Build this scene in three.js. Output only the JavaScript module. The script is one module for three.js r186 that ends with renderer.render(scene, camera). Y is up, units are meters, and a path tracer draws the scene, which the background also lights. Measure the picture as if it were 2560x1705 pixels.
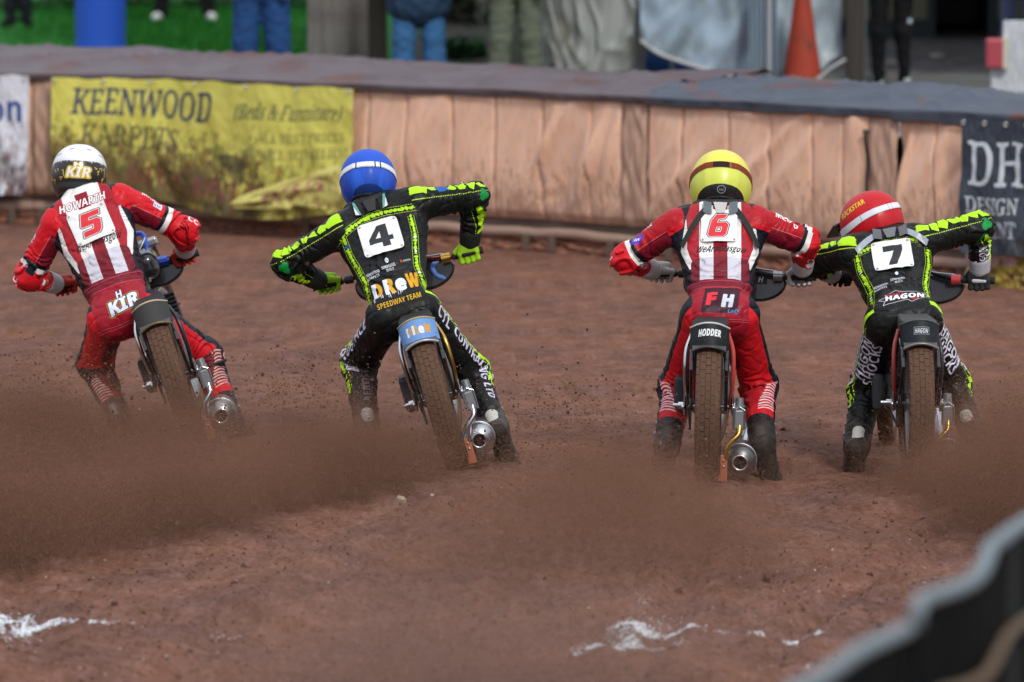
import * as THREE from 'three';
import { mergeGeometries } from 'three/addons/utils/BufferGeometryUtils.js';
import { RoundedBoxGeometry } from 'three/addons/geometries/RoundedBoxGeometry.js';
import { createNoise2D, createNoise3D } from 'simplex-noise';

// ------------------------------------------------------------ camera, sky, sun, exposure
const EYE = 2.86, FOCAL = 14400, CX = 1280, CY = 852.5, PITCH = Math.atan((CY + 500) / FOCAL);
const scene = new THREE.Scene();
const camera = new THREE.PerspectiveCamera(2 * Math.atan(CY / FOCAL) * 180 / Math.PI, 1024 / 682, 0.5, 400);
camera.position.set(0, EYE, 0);
camera.rotation.x = -PITCH;
camera.focus = 24.6;
camera.userData.fStop = 3.1;

const renderer = new THREE.WebGLRenderer();
renderer.toneMapping = THREE.LinearToneMapping;
renderer.toneMappingExposure = 1.3;
renderer.shadowMap.enabled = true;

// an overcast sky: one soft grey-blue layer, brighter towards the veiled sun overhead
const rnd = (() => { let s = 20240917; return () => { s = (s + 0x6d2b79f5) | 0; let t = Math.imul(s ^ (s >>> 15), 1 | s); t = (t + Math.imul(t ^ (t >>> 7), 61 | t)) ^ t; return ((t ^ (t >>> 14)) >>> 0) / 4294967296; }; })();
const N2 = createNoise2D(rnd), N3 = createNoise3D(rnd);
{
  const W = 256, H = 128, d = new Float32Array(W * H * 4);
  for (let y = 0; y < H; y++) for (let x = 0; x < W; x++) {
    const el = ((y + 0.5) / H - 0.5) * Math.PI, az = ((x + 0.5) / W) * 2 * Math.PI, up = Math.max(0, Math.sin(el));
    const c = 1 + 0.10 * N3(Math.cos(az) * 2.2, el * 4, Math.sin(az) * 2.2) + 0.05 * N3(Math.cos(az) * 6, el * 9, Math.sin(az) * 6);
    const l = (0.46 + 0.46 * up) * c, i = (y * W + x) * 4;
    d[i] = l * 0.93; d[i + 1] = l * 0.985; d[i + 2] = l * 1.09; d[i + 3] = 1;
  }
  const t = new THREE.DataTexture(d, W, H, THREE.RGBAFormat, THREE.FloatType);
  t.mapping = THREE.EquirectangularReflectionMapping; t.magFilter = THREE.LinearFilter; t.needsUpdate = true;
  scene.background = t; scene.environment = t;
}
const sun = new THREE.DirectionalLight(new THREE.Color(1, 0.95, 0.87), 1.5);
sun.position.set(11, 27, 6);
sun.target.position.set(0, 0, -26);
sun.castShadow = true; sun.shadow.radius = 20;
sun.shadow.camera.left = -40; sun.shadow.camera.right = 40; sun.shadow.camera.top = 40; sun.shadow.camera.bottom = -40; sun.shadow.camera.far = 120;
scene.add(sun, sun.target);

// ------------------------------------------------------------ helpers
const V = (x, y, z) => new THREE.Vector3(x, y, z);
const clamp = THREE.MathUtils.clamp, lerp = THREE.MathUtils.lerp, smooth = THREE.MathUtils.smoothstep;
const rand = (a = 0, b = 1) => a + (b - a) * rnd();
const gauss = () => Math.sqrt(-2 * Math.log(1 - rnd())) * Math.cos(2 * Math.PI * rnd());
// surveying helpers: the point of the place that a sight line meets at a given distance, or at a given height
function sight(px, py) {
  const a = (px - CX) / FOCAL, b = -(py - CY) / FOCAL, c = Math.cos(PITCH), s = Math.sin(PITCH);
  return V(a, b * c - s, -b * s - c);
}
const at = (px, py, dist) => { const d = sight(px, py); return d.multiplyScalar(dist / -d.z).add(V(0, EYE, 0)); };
const onPlane = (px, py, h = 0) => { const d = sight(px, py); return d.multiplyScalar((h - EYE) / d.y).add(V(0, EYE, 0)); };

const taken = {};
const numbered = (n) => { const k = taken[n] = (taken[n] ?? -1) + 1; return k ? n + '_' + String(k).padStart(3, '0') : n; };
function lit(o) { o.traverse((m) => { if (m.isMesh) { m.castShadow = true; m.receiveShadow = true; } }); return o; }
function tag(o, label, category, group, kind) {
  o.userData.label = label;
  if (category) o.userData.category = category;
  if (group) o.userData.group = group;
  if (kind) o.userData.kind = kind;
  return o;
}
function thing(name, label, category, pos = [0, 0, 0], group, kind) {
  const g = new THREE.Group(); g.name = numbered(name); g.position.set(...pos); scene.add(g);
  return tag(g, label, category, group, kind);
}
function part(parent, name, geo, material) {
  const m = new THREE.Mesh(geo, material); m.name = name; m.castShadow = m.receiveShadow = true; parent.add(m); return m;
}
function solo(name, geo, material, label, category, group, kind) {
  const m = new THREE.Mesh(geo, material); m.name = numbered(name); m.castShadow = m.receiveShadow = true; scene.add(m);
  return tag(m, label, category, group, kind);
}
const mat = (color, roughness = 0.7, more = {}) => new THREE.MeshPhysicalMaterial({ color: Array.isArray(color) ? new THREE.Color().setRGB(...color) : new THREE.Color(color), roughness, specularIntensity: roughness > 0.4 ? 0.5 : 1, ...more });

function canvas(w, h, draw) {
  const c = document.createElement('canvas'); c.width = w; c.height = h; const g = c.getContext('2d'); draw(g, w, h); return c;
}
function tex(c, repeat) {
  const t = new THREE.CanvasTexture(c); t.colorSpace = THREE.SRGBColorSpace; t.magFilter = THREE.LinearFilter; t.anisotropy = 8;
  if (repeat) { t.wrapS = t.wrapT = THREE.RepeatWrapping; t.repeat.set(...repeat); }
  return t;
}
function dataTex(w, h, f, srgb, repeat = true) {
  const d = new Uint8Array(w * h * 4), o = [0, 0, 0];
  for (let y = 0; y < h; y++) for (let x = 0; x < w; x++) { f(x / w, y / h, o); const i = (y * w + x) * 4; d[i] = clamp(o[0] * 255, 0, 255); d[i + 1] = clamp(o[1] * 255, 0, 255); d[i + 2] = clamp(o[2] * 255, 0, 255); d[i + 3] = 255; }
  const t = new THREE.DataTexture(d, w, h); t.magFilter = THREE.LinearFilter; t.minFilter = THREE.LinearFilter;
  if (repeat) t.wrapS = t.wrapT = THREE.RepeatWrapping;
  if (srgb) t.colorSpace = THREE.SRGBColorSpace;
  t.needsUpdate = true; return t;
}
// noise that tiles over the unit square
const tileN = (u, v, f, s = 0) => { const a = u * 2 * Math.PI, b = v * 2 * Math.PI, r = f / (2 * Math.PI); return 0.5 * (N3(Math.cos(a) * r + s, Math.sin(a) * r, Math.cos(b) * r + 7 + s) + N3(Math.sin(b) * r + 31 + s, Math.cos(a) * r + 3, Math.sin(a) * r + Math.cos(b) * r)); };

function text(g, s, x, y, size, o = {}) {
  g.save(); g.translate(x, y); g.rotate(o.rot ?? 0); g.transform(1, 0, o.skew ?? 0, 1, 0, 0); g.scale(o.sx ?? 1, o.sy ?? 1);
  g.font = (o.weight ?? 'bold') + ' ' + size + 'px ' + (o.font ?? 'sans-serif'); g.textAlign = o.align ?? 'center'; g.textBaseline = 'middle';
  if (o.fit) g.scale(o.fit / g.measureText(s).width, 1);
  if (o.stroke) { g.strokeStyle = o.stroke; g.lineWidth = o.sw ?? size * 0.12; g.lineJoin = 'round'; g.strokeText(s, 0, 0); }
  if (o.fill !== null) { g.fillStyle = o.fill ?? '#fff'; g.fillText(s, 0, 0); }
  g.restore();
}
function poly(g, pts, fill, stroke, lw) {
  g.beginPath(); pts.forEach(([x, y], i) => (i ? g.lineTo(x, y) : g.moveTo(x, y))); g.closePath();
  if (stroke) { g.strokeStyle = stroke; g.lineWidth = lw; g.lineJoin = 'round'; g.stroke(); }
  if (fill) { g.fillStyle = fill; g.fill(); }
}
function rodGeo(a, b, r, r2 = r, n = 10) {
  const d = b.clone().sub(a), g = new THREE.CylinderGeometry(r2, r, d.length(), n, 1);
  g.applyQuaternion(new THREE.Quaternion().setFromUnitVectors(V(0, 1, 0), d.clone().normalize()));
  return g.translate((a.x + b.x) / 2, (a.y + b.y) / 2, (a.z + b.z) / 2);
}
const tubeGeo = (pts, r, seg = pts.length * 8, n = 10) => new THREE.TubeGeometry(new THREE.CatmullRomCurve3(pts, false, 'centripetal'), seg, r, n);
const boxGeo = (w, h, d, x = 0, y = 0, z = 0, bevel = 0.004) => new RoundedBoxGeometry(w, h, d, 2, Math.min(bevel, w / 2.1, h / 2.1, d / 2.1)).translate(x, y, z);
const merge = (list) => mergeGeometries(list.map((g) => { const q = g.index ? g.toNonIndexed() : g; for (const k of Object.keys(q.attributes)) if (!['position', 'normal', 'uv'].includes(k)) q.deleteAttribute(k); return q; }));
// a sheet of nu x nv cells; f(u, v) gives the point
function sheet(nu, nv, f, flip = false) {
  const p = [], uv = [], ix = [];
  for (let j = 0; j <= nv; j++) for (let i = 0; i <= nu; i++) { const q = f(i / nu, j / nv); p.push(q.x, q.y, q.z); uv.push(i / nu, j / nv); }
  for (let j = 0; j < nv; j++) for (let i = 0; i < nu; i++) { const a = j * (nu + 1) + i, b = a + 1, c = a + nu + 1, d = c + 1; flip ? ix.push(a, c, b, b, c, d) : ix.push(a, b, c, b, d, c); }
  const g = new THREE.BufferGeometry(); g.setAttribute('position', new THREE.Float32BufferAttribute(p, 3)); g.setAttribute('uv', new THREE.Float32BufferAttribute(uv, 2)); g.setIndex(ix); g.computeVertexNormals();
  return g;
}
// ------------------------------------------------------------ the track
const shaleTex = dataTex(1024, 1024, (u, v, o) => {
  const a = tileN(u, v, 5), b = tileN(u, v, 17, 9), c = tileN(u, v, 60, 21), g = rnd() - 0.5;
  const t = 0.03 * a + 0.045 * b + 0.06 * c + 0.13 * g;
  o[0] = 0.44 + t * 1.05 + 0.025 * a; o[1] = 0.316 + t * 0.95; o[2] = 0.27 + t * 0.95 + 0.012 * b - 0.02 * a;
}, true);
const shaleBump = dataTex(1024, 1024, (u, v, o) => { const h = 0.5 + 0.16 * tileN(u, v, 22, 4) + 0.16 * tileN(u, v, 70, 14) + 0.22 * (rnd() - 0.5); o[0] = o[1] = o[2] = h; });
const shale = mat([1, 1, 1], 0.95, { map: shaleTex, bumpMap: shaleBump, bumpScale: 0.006, specularIntensity: 0.1 });

// ridges, tyre scrapes and clods; the strip where the bikes have just passed is churned up most
function trackHeight(x, z) {
  const d = -z, churn = smooth(d, 13, 16) * (1 - smooth(d, 22.5, 27) * 0.86);
  let h = 0.010 * N2(x * 0.5, z * 0.16) + 0.008 * N2(x * 1.9 + 9, z * 0.9) * churn;
  h += 0.010 * churn * N2(x * 4.3, z * 3.1 + 5) + 0.006 * churn * Math.abs(N2(x * 9.1 + 3, z * 5.3)) + 0.0048 * churn * N2(x * 21, z * 11);
  h += 0.0035 * churn * N2(x * 42, z * 24 + 11);
  h -= 0.016 * churn * (1 - Math.abs(N2(x * 1.4 + 0.5 * N2(x, z * 0.6), z * 2.1 + 7))) ** 14 + 0.012 * churn * (1 - Math.abs(N2(x * 2.6 + 4, z * 3.2 - x))) ** 16;
  // curved furrows left by back wheels
  for (const [x0, k, c, w, a] of FURROWS) { const e = (x - x0 - k * (d - 20) - c * (d - 20) ** 2) / w; if (Math.abs(e) < 3) h += a * (Math.exp(-((e - 1.2) ** 2)) + Math.exp(-((e + 1.2) ** 2)) - 1.3 * Math.exp(-e * e)) * churn; }
  return h;
}
const FURROWS = [[-0.9, 0.19, 0.012, 0.09, 0.028], [-0.15, 0.16, 0.02, 0.07, 0.024], [0.55, 0.1, -0.01, 0.08, 0.026], [1.05, 0.22, 0.015, 0.07, 0.024], [-1.7, -0.12, 0.01, 0.1, 0.022], [0.2, -0.21, 0.008, 0.06, 0.02]];
{
  const X = 4.6, Z0 = -14, Z1 = -43, nx = 330, nz = 620;
  const g = sheet(nx, nz, (u, v) => { const w = v * v * 0.35 + v * 0.65, x = lerp(-X, X, u), z = lerp(Z0, Z1, w); const e = Math.min(1, 8 * Math.min(u, 1 - u, v, 1 - v)); return V(x, trackHeight(x, z) * e, z); });
  const uv = g.attributes.uv, p = g.attributes.position;
  for (let i = 0; i < uv.count; i++) uv.setXY(i, p.getX(i) / 2.3, p.getZ(i) / 3.1);
  solo('race_track', g, shale, 'reddish brown loose shale surface of the speedway track', 'track', undefined, 'structure');
  const big = sheet(2, 2, (u, v) => V(lerp(-150, 150, u), -0.03, lerp(60, -150, v)));
  const buv = big.attributes.uv; for (let i = 0; i < buv.count; i++) buv.setXY(i, buv.getX(i) * 130, buv.getY(i) * 90);
  solo('ground', big, shale, 'wide brown dirt ground around the track', 'ground', undefined, 'structure');
}
// loose clods lying on the shale
{
  const base = new THREE.IcosahedronGeometry(1, 1), p = base.attributes.position;
  for (let i = 0; i < p.count; i++) { const q = V(p.getX(i), p.getY(i), p.getZ(i)), k = 1 + 0.35 * N3(q.x * 1.7, q.y * 1.7, q.z * 1.7 + 5); p.setXYZ(i, q.x * k, q.y * k * 0.7, q.z * k); }
  base.computeVertexNormals();
  const n = 11000, m = new THREE.InstancedMesh(base, mat([1, 1, 1], 0.95, { specularIntensity: 0.3 }), n), M = new THREE.Matrix4(), q = new THREE.Quaternion(), c = new THREE.Color();
  for (let i = 0; i < n; i++) {
    const d = 15.5 + 13 * Math.pow(rnd(), 1.6), x = rand(-1, 1) * d * 0.1, big = rnd() < 0.025, r = big ? rand(0.007, 0.016) : rand(0.0018, 0.0058);
    if (d > 22 && rnd() < 0.5) { i--; continue; }
    q.setFromEuler(new THREE.Euler(rand(0, 6), rand(0, 6), rand(0, 6)));
    M.compose(V(x, trackHeight(x, -d) + r * 0.25, -d), q, V(r * rand(0.8, 1.5), r, r * rand(0.8, 1.5)));
    m.setMatrixAt(i, M);
    const t = rand(0.5, 1.1); c.setRGB(0.165 * t, 0.088 * t, 0.064 * t); if (rnd() < 0.02) c.setRGB(0.42, 0.33, 0.26); m.setColorAt(i, c);
  }
  m.name = 'dirt_clods'; m.castShadow = m.receiveShadow = true; scene.add(m);
  tag(m, 'loose brown dirt crumbs scattered over the track surface', 'dirt', undefined, 'stuff');
}
// remains of the white start line, scuffed away by tyres
{
  const pos = [], add = (x, z, r) => {
    const n = 6, a0 = rand(0, 6), ring = []; for (let k = 0; k < n; k++) { const a = a0 + k / n * 6.283, q = r * rand(0.5, 1.2); ring.push([x + Math.cos(a) * q * 2.0, z + Math.sin(a) * q * 1.5]); }
    for (let k = 0; k < n; k++) { const A = ring[(k + 1) % n], B = ring[k]; for (const [qx, qz] of [[x, z], A, B]) pos.push(qx, trackHeight(qx, qz) + 0.004, qz); }
  };
  const line = (x0, y0, x1, y1, w, n, rMax, fade = 0) => {
    const A = onPlane(x0, y0), B = onPlane(x1, y1);
    for (let i = 0; i < n; i++) {
      const t = rnd(), k = 1 - fade * t; if (rnd() > k) continue;
      const x = lerp(A.x, B.x, t) + gauss() * 0.008, z = lerp(A.z, B.z, t) + gauss() * w;
      if (N2(x * 14, z * 5 + 3) + 0.6 * N2(x * 40, z * 14) < -0.15) continue;
      for (let k = 0; k < 7; k++) if (rnd() < 0.75) add(x + gauss() * 0.014, z + gauss() * w * 0.6, rand(0.0006, 0.0012 + rMax * 0.14));
    }
  };
  line(-40, 1568, 70, 1564, 0.10, 900, 0.016); line(60, 1562, 190, 1564, 0.02, 320, 0.012, 0.5); line(190, 1562, 310, 1562, 0.014, 120, 0.008);
  line(-30, 1595, 110, 1600, 0.10, 60, 0.006); line(530, 1590, 640, 1575, 0.04, 20, 0.006);
  line(1545, 1590, 1640, 1574, 0.05, 700, 0.013); line(1640, 1578, 1745, 1588, 0.02, 380, 0.011, 0.3); line(1570, 1565, 1700, 1558, 0.14, 90, 0.006);
  line(1520, 1605, 1600, 1600, 0.06, 160, 0.009); line(1440, 1632, 1590, 1622, 0.03, 520, 0.012); line(1560, 1624, 1700, 1628, 0.018, 200, 0.008, 0.4);
  line(1805, 1595, 1895, 1593, 0.016, 170, 0.011); line(1980, 1592, 2005, 1594, 0.014, 50, 0.010); line(2030, 1597, 2050, 1596, 0.012, 26, 0.007);
  line(1600, 1530, 1660, 1545, 0.2, 40, 0.005); line(1850, 1500, 2100, 1480, 0.5, 40, 0.004);
  const g = new THREE.BufferGeometry(); g.setAttribute('position', new THREE.Float32BufferAttribute(pos, 3)); g.computeVertexNormals();
  solo('start_line', g, mat([0.70, 0.74, 0.78], 0.9), 'broken white painted start line scuffed into the dirt', 'line marking', undefined, 'structure');
}

// ------------------------------------------------------------ raised ground behind the barrier
const TERR = 0.6;
{
  const grassTex = dataTex(512, 512, (u, v, o) => { const t = 0.10 * tileN(u, v, 8) + 0.12 * tileN(u, v, 40, 5) + 0.16 * (rnd() - 0.5); o[0] = 0.07 + t * 0.4; o[1] = 0.40 + t * 0.8; o[2] = 0.09 + t * 0.3; }, true);
  const lawn = sheet(40, 40, (u, v) => { const x = lerp(-60, 0.2, u), z = lerp(-43.5, -150, v); return V(x, TERR + 0.03 * N2(x * 0.4, z * 0.3), z); });
  const luv = lawn.attributes.uv; for (let i = 0; i < luv.count; i++) luv.setXY(i, luv.getX(i) * 30, luv.getY(i) * 50);
  solo('lawn', lawn, mat([1, 1, 1], 0.95, { map: grassTex }), 'mown green grass behind the padded barrier', 'grass', undefined, 'structure');
  solo('bank_face', sheet(40, 4, (u, v) => V(lerp(-60, 4, u), lerp(-0.05, TERR + 0.01, v), -43.4 + 0.05 * N2(u * 90, v))), mat([0.06, 0.05, 0.03], 0.95), 'low earth face of the bank under the lawn', 'bank', undefined, 'structure');
  // blades of grass on the strip that is in view
  const blade = new THREE.BufferGeometry(); blade.setAttribute('position', new THREE.Float32BufferAttribute([-0.004, 0, 0, 0.004, 0, 0, 0.006, 0.06, 0.01, 0.004, 0, 0, -0.004, 0, 0, 0.006, 0.06, 0.01], 3)); blade.computeVertexNormals();
  const n = 26000, m = new THREE.InstancedMesh(blade, mat([1, 1, 1], 0.9), n), M = new THREE.Matrix4(), q = new THREE.Quaternion(), c = new THREE.Color();
  for (let i = 0; i < n; i++) { const d = rand(46, 64), x = -rand(0.5, 1) * d * 0.094 + rand(0, 1.4); q.setFromEuler(new THREE.Euler(rand(-0.4, 0.4), rand(0, 6), rand(-0.4, 0.4))); const s = rand(0.6, 1.5); M.compose(V(x, TERR + 0.01, -d), q, V(s, s, s)); m.setMatrixAt(i, M); const t = rand(0.7, 1.4); c.setRGB(0.022 * t, 0.165 * t, 0.018 * t); m.setColorAt(i, c); }
  m.name = 'grass'; m.castShadow = m.receiveShadow = true; scene.add(m); tag(m, 'short green grass blades on the lawn behind the barrier', 'grass', undefined, 'stuff');
  // bare trodden earth in the middle and tarmac on the other side
  const earthTex = dataTex(512, 512, (u, v, o) => { const t = 0.12 * tileN(u, v, 9, 3) + 0.10 * tileN(u, v, 33, 8) + 0.10 * (rnd() - 0.5), g = Math.max(0, tileN(u, v, 6, 40) - 0.15) * 0.5; o[0] = 0.20 + t - g * 0.2; o[1] = 0.19 + t * 0.9 + g * 0.2; o[2] = 0.15 + t * 0.8 - g * 0.1; }, true);
  const earth = sheet(30, 30, (u, v) => { const x = lerp(-0.9, 2.4, u), z = lerp(-42.6, -150, v); return V(x, TERR + 0.036 + 0.03 * N2(x * 1.4, z * 0.9), z); });
  const euv = earth.attributes.uv; for (let i = 0; i < euv.count; i++) euv.setXY(i, euv.getX(i) * 1.5, euv.getY(i) * 45);
  solo('earth_bank', earth, mat([1, 1, 1], 0.95, { map: earthTex }), 'dark trodden earth behind the middle of the barrier', 'ground', undefined, 'structure');
  const tarTex = dataTex(512, 512, (u, v, o) => { const t = 0.10 * tileN(u, v, 6, 13) + 0.07 * tileN(u, v, 28, 18) + 0.08 * (rnd() - 0.5), r = Math.max(0, tileN(u, v, 9, 77)) * 0.08; o[0] = 0.47 + t + r; o[1] = 0.465 + t; o[2] = 0.475 + t - r * 0.5; }, true);
  const tar = sheet(30, 30, (u, v) => { const x = lerp(1.6, 60, u * u), z = lerp(-37.4, -150, v); return V(x, TERR + 0.075 + 0.012 * N2(x * 1.1, z * 0.6), z); });
  const tuv = tar.attributes.uv; for (let i = 0; i < tuv.count; i++) { const x = tar.attributes.position.getX(i), z = tar.attributes.position.getZ(i); tuv.setXY(i, x / 2.6, z / 4); }
  solo('tarmac', tar, mat([1, 1, 1], 0.92, { map: tarTex }), 'worn grey tarmac behind the end of the barrier', 'pavement', undefined, 'structure');
}

// ------------------------------------------------------------ the padded barrier
const BASE = [[-1700, 505], [-1000, 529], [-420, 548], [-200, 553], [0, 560], [435, 570], [700, 590], [1250, 623], [1520, 643], [2000, 681], [2534, 720], [2800, 741], [3300, 780], [3800, 820]];
function baseAt(px) {
  let i = 0; while (i < BASE.length - 2 && px > BASE[i + 1][0]) i++;
  const p = (k) => BASE[clamp(k, 0, BASE.length - 1)], [x0, y0] = p(i), [x1, y1] = p(i + 1), t = (px - x0) / (x1 - x0);
  const m0 = (p(i + 1)[1] - p(i - 1)[1]) / (p(i + 1)[0] - p(i - 1)[0] || 1) * (x1 - x0), m1 = (p(i + 2)[1] - y0) / (p(i + 2)[0] - x0 || 1) * (x1 - x0);
  const y = (2 * t ** 3 - 3 * t * t + 1) * y0 + (t ** 3 - 2 * t * t + t) * m0 + (-2 * t ** 3 + 3 * t * t) * y1 + (t ** 3 - t * t) * m1;
  return onPlane(px, y);
}
function wall(px, h, off) {
  const a = baseAt(px), t = baseAt(px + 6).sub(baseAt(px - 6)).normalize();
  return V(a.x + -t.z * off, h, a.z + t.x * off).setY(h);
}
const along = (() => { const T = []; let s = 0, q = baseAt(-1700); for (let p = -1700; p <= 3800; p += 10) { const r = baseAt(p); s += r.distanceTo(q); q = r; T.push(s); } return (px) => { const k = clamp((px + 1700) / 10, 0, T.length - 1.001), i = Math.floor(k); return lerp(T[i], T[i + 1], k - i); }; })();

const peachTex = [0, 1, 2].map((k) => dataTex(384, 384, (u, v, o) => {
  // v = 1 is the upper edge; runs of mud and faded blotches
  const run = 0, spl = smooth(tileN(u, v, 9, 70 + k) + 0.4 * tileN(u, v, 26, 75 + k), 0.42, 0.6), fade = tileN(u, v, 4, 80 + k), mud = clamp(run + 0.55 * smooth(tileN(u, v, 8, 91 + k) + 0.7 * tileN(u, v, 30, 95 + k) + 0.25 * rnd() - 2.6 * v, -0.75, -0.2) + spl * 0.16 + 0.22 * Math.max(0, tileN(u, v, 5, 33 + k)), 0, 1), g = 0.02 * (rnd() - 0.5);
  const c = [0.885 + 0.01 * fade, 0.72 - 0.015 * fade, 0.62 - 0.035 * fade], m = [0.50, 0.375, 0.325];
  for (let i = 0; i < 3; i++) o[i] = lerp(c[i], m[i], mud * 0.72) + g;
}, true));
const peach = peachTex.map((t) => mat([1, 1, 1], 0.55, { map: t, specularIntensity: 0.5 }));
const strapMat = mat([1, 1, 1], 0.6, { map: dataTex(256, 256, (u, v, o) => { const t = clamp(0.5 + 0.6 * tileN(u, v, 5, 3) + 0.2 * tileN(u, v, 20, 6), 0, 1), g = 0.05 * (rnd() - 0.5); o[0] = lerp(0.60, 0.77, t) + g; o[1] = lerp(0.48, 0.635, t) + g; o[2] = lerp(0.42, 0.555, t) + g; }, true) });
const sheetTex = dataTex(512, 512, (u, v, o) => { const a = tileN(u, v, 6, 2), b = tileN(u, v, 24, 12), red = smooth(a + 0.3 * b, 0.1, 0.6) * 0.75, g = 0.02 * (rnd() - 0.5) + 0.02 * b; o[0] = lerp(0.375, 0.38, red) + g; o[1] = lerp(0.335, 0.27, red) + g; o[2] = lerp(0.355, 0.25, red) + g; }, true);
const sheetBlue = dataTex(512, 512, (u, v, o) => { const a = tileN(u, v, 6, 32), b = tileN(u, v, 24, 42), red = smooth(a + 0.35 * b, 0.38, 0.55) * 0.8, g = 0.02 * (rnd() - 0.5) + 0.02 * b; o[0] = lerp(0.29, 0.39, red) + g; o[1] = lerp(0.315, 0.27, red) + g; o[2] = lerp(0.365, 0.26, red) + g; }, true);
sheetTex.wrapS = sheetTex.wrapT = sheetBlue.wrapS = sheetBlue.wrapT = THREE.RepeatWrapping;
const coverMauve = mat([1, 1, 1], 0.5, { map: sheetTex }), coverBlue = mat([1, 1, 1], 0.45, { map: sheetBlue });
const darkGap = mat([0.19, 0.135, 0.11], 0.9), pegMat = mat([0.10, 0.07, 0.055], 0.9), rail = mat([0.33, 0.22, 0.17], 0.85), hemMat = mat([0.05, 0.045, 0.05], 0.7);
const skirtMat = mat([1, 1, 1], 0.85, { map: dataTex(256, 128, (u, v, o) => { const t = clamp(0.45 + 0.7 * tileN(u, v, 12, 31) + 0.4 * tileN(u, v, 36, 36), 0, 1), g = 0.06 * (rnd() - 0.5); o[0] = lerp(0.33, 0.68, t) + g; o[1] = lerp(0.235, 0.45, t) + g; o[2] = lerp(0.20, 0.35, t) + g; }, true) });

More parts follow.
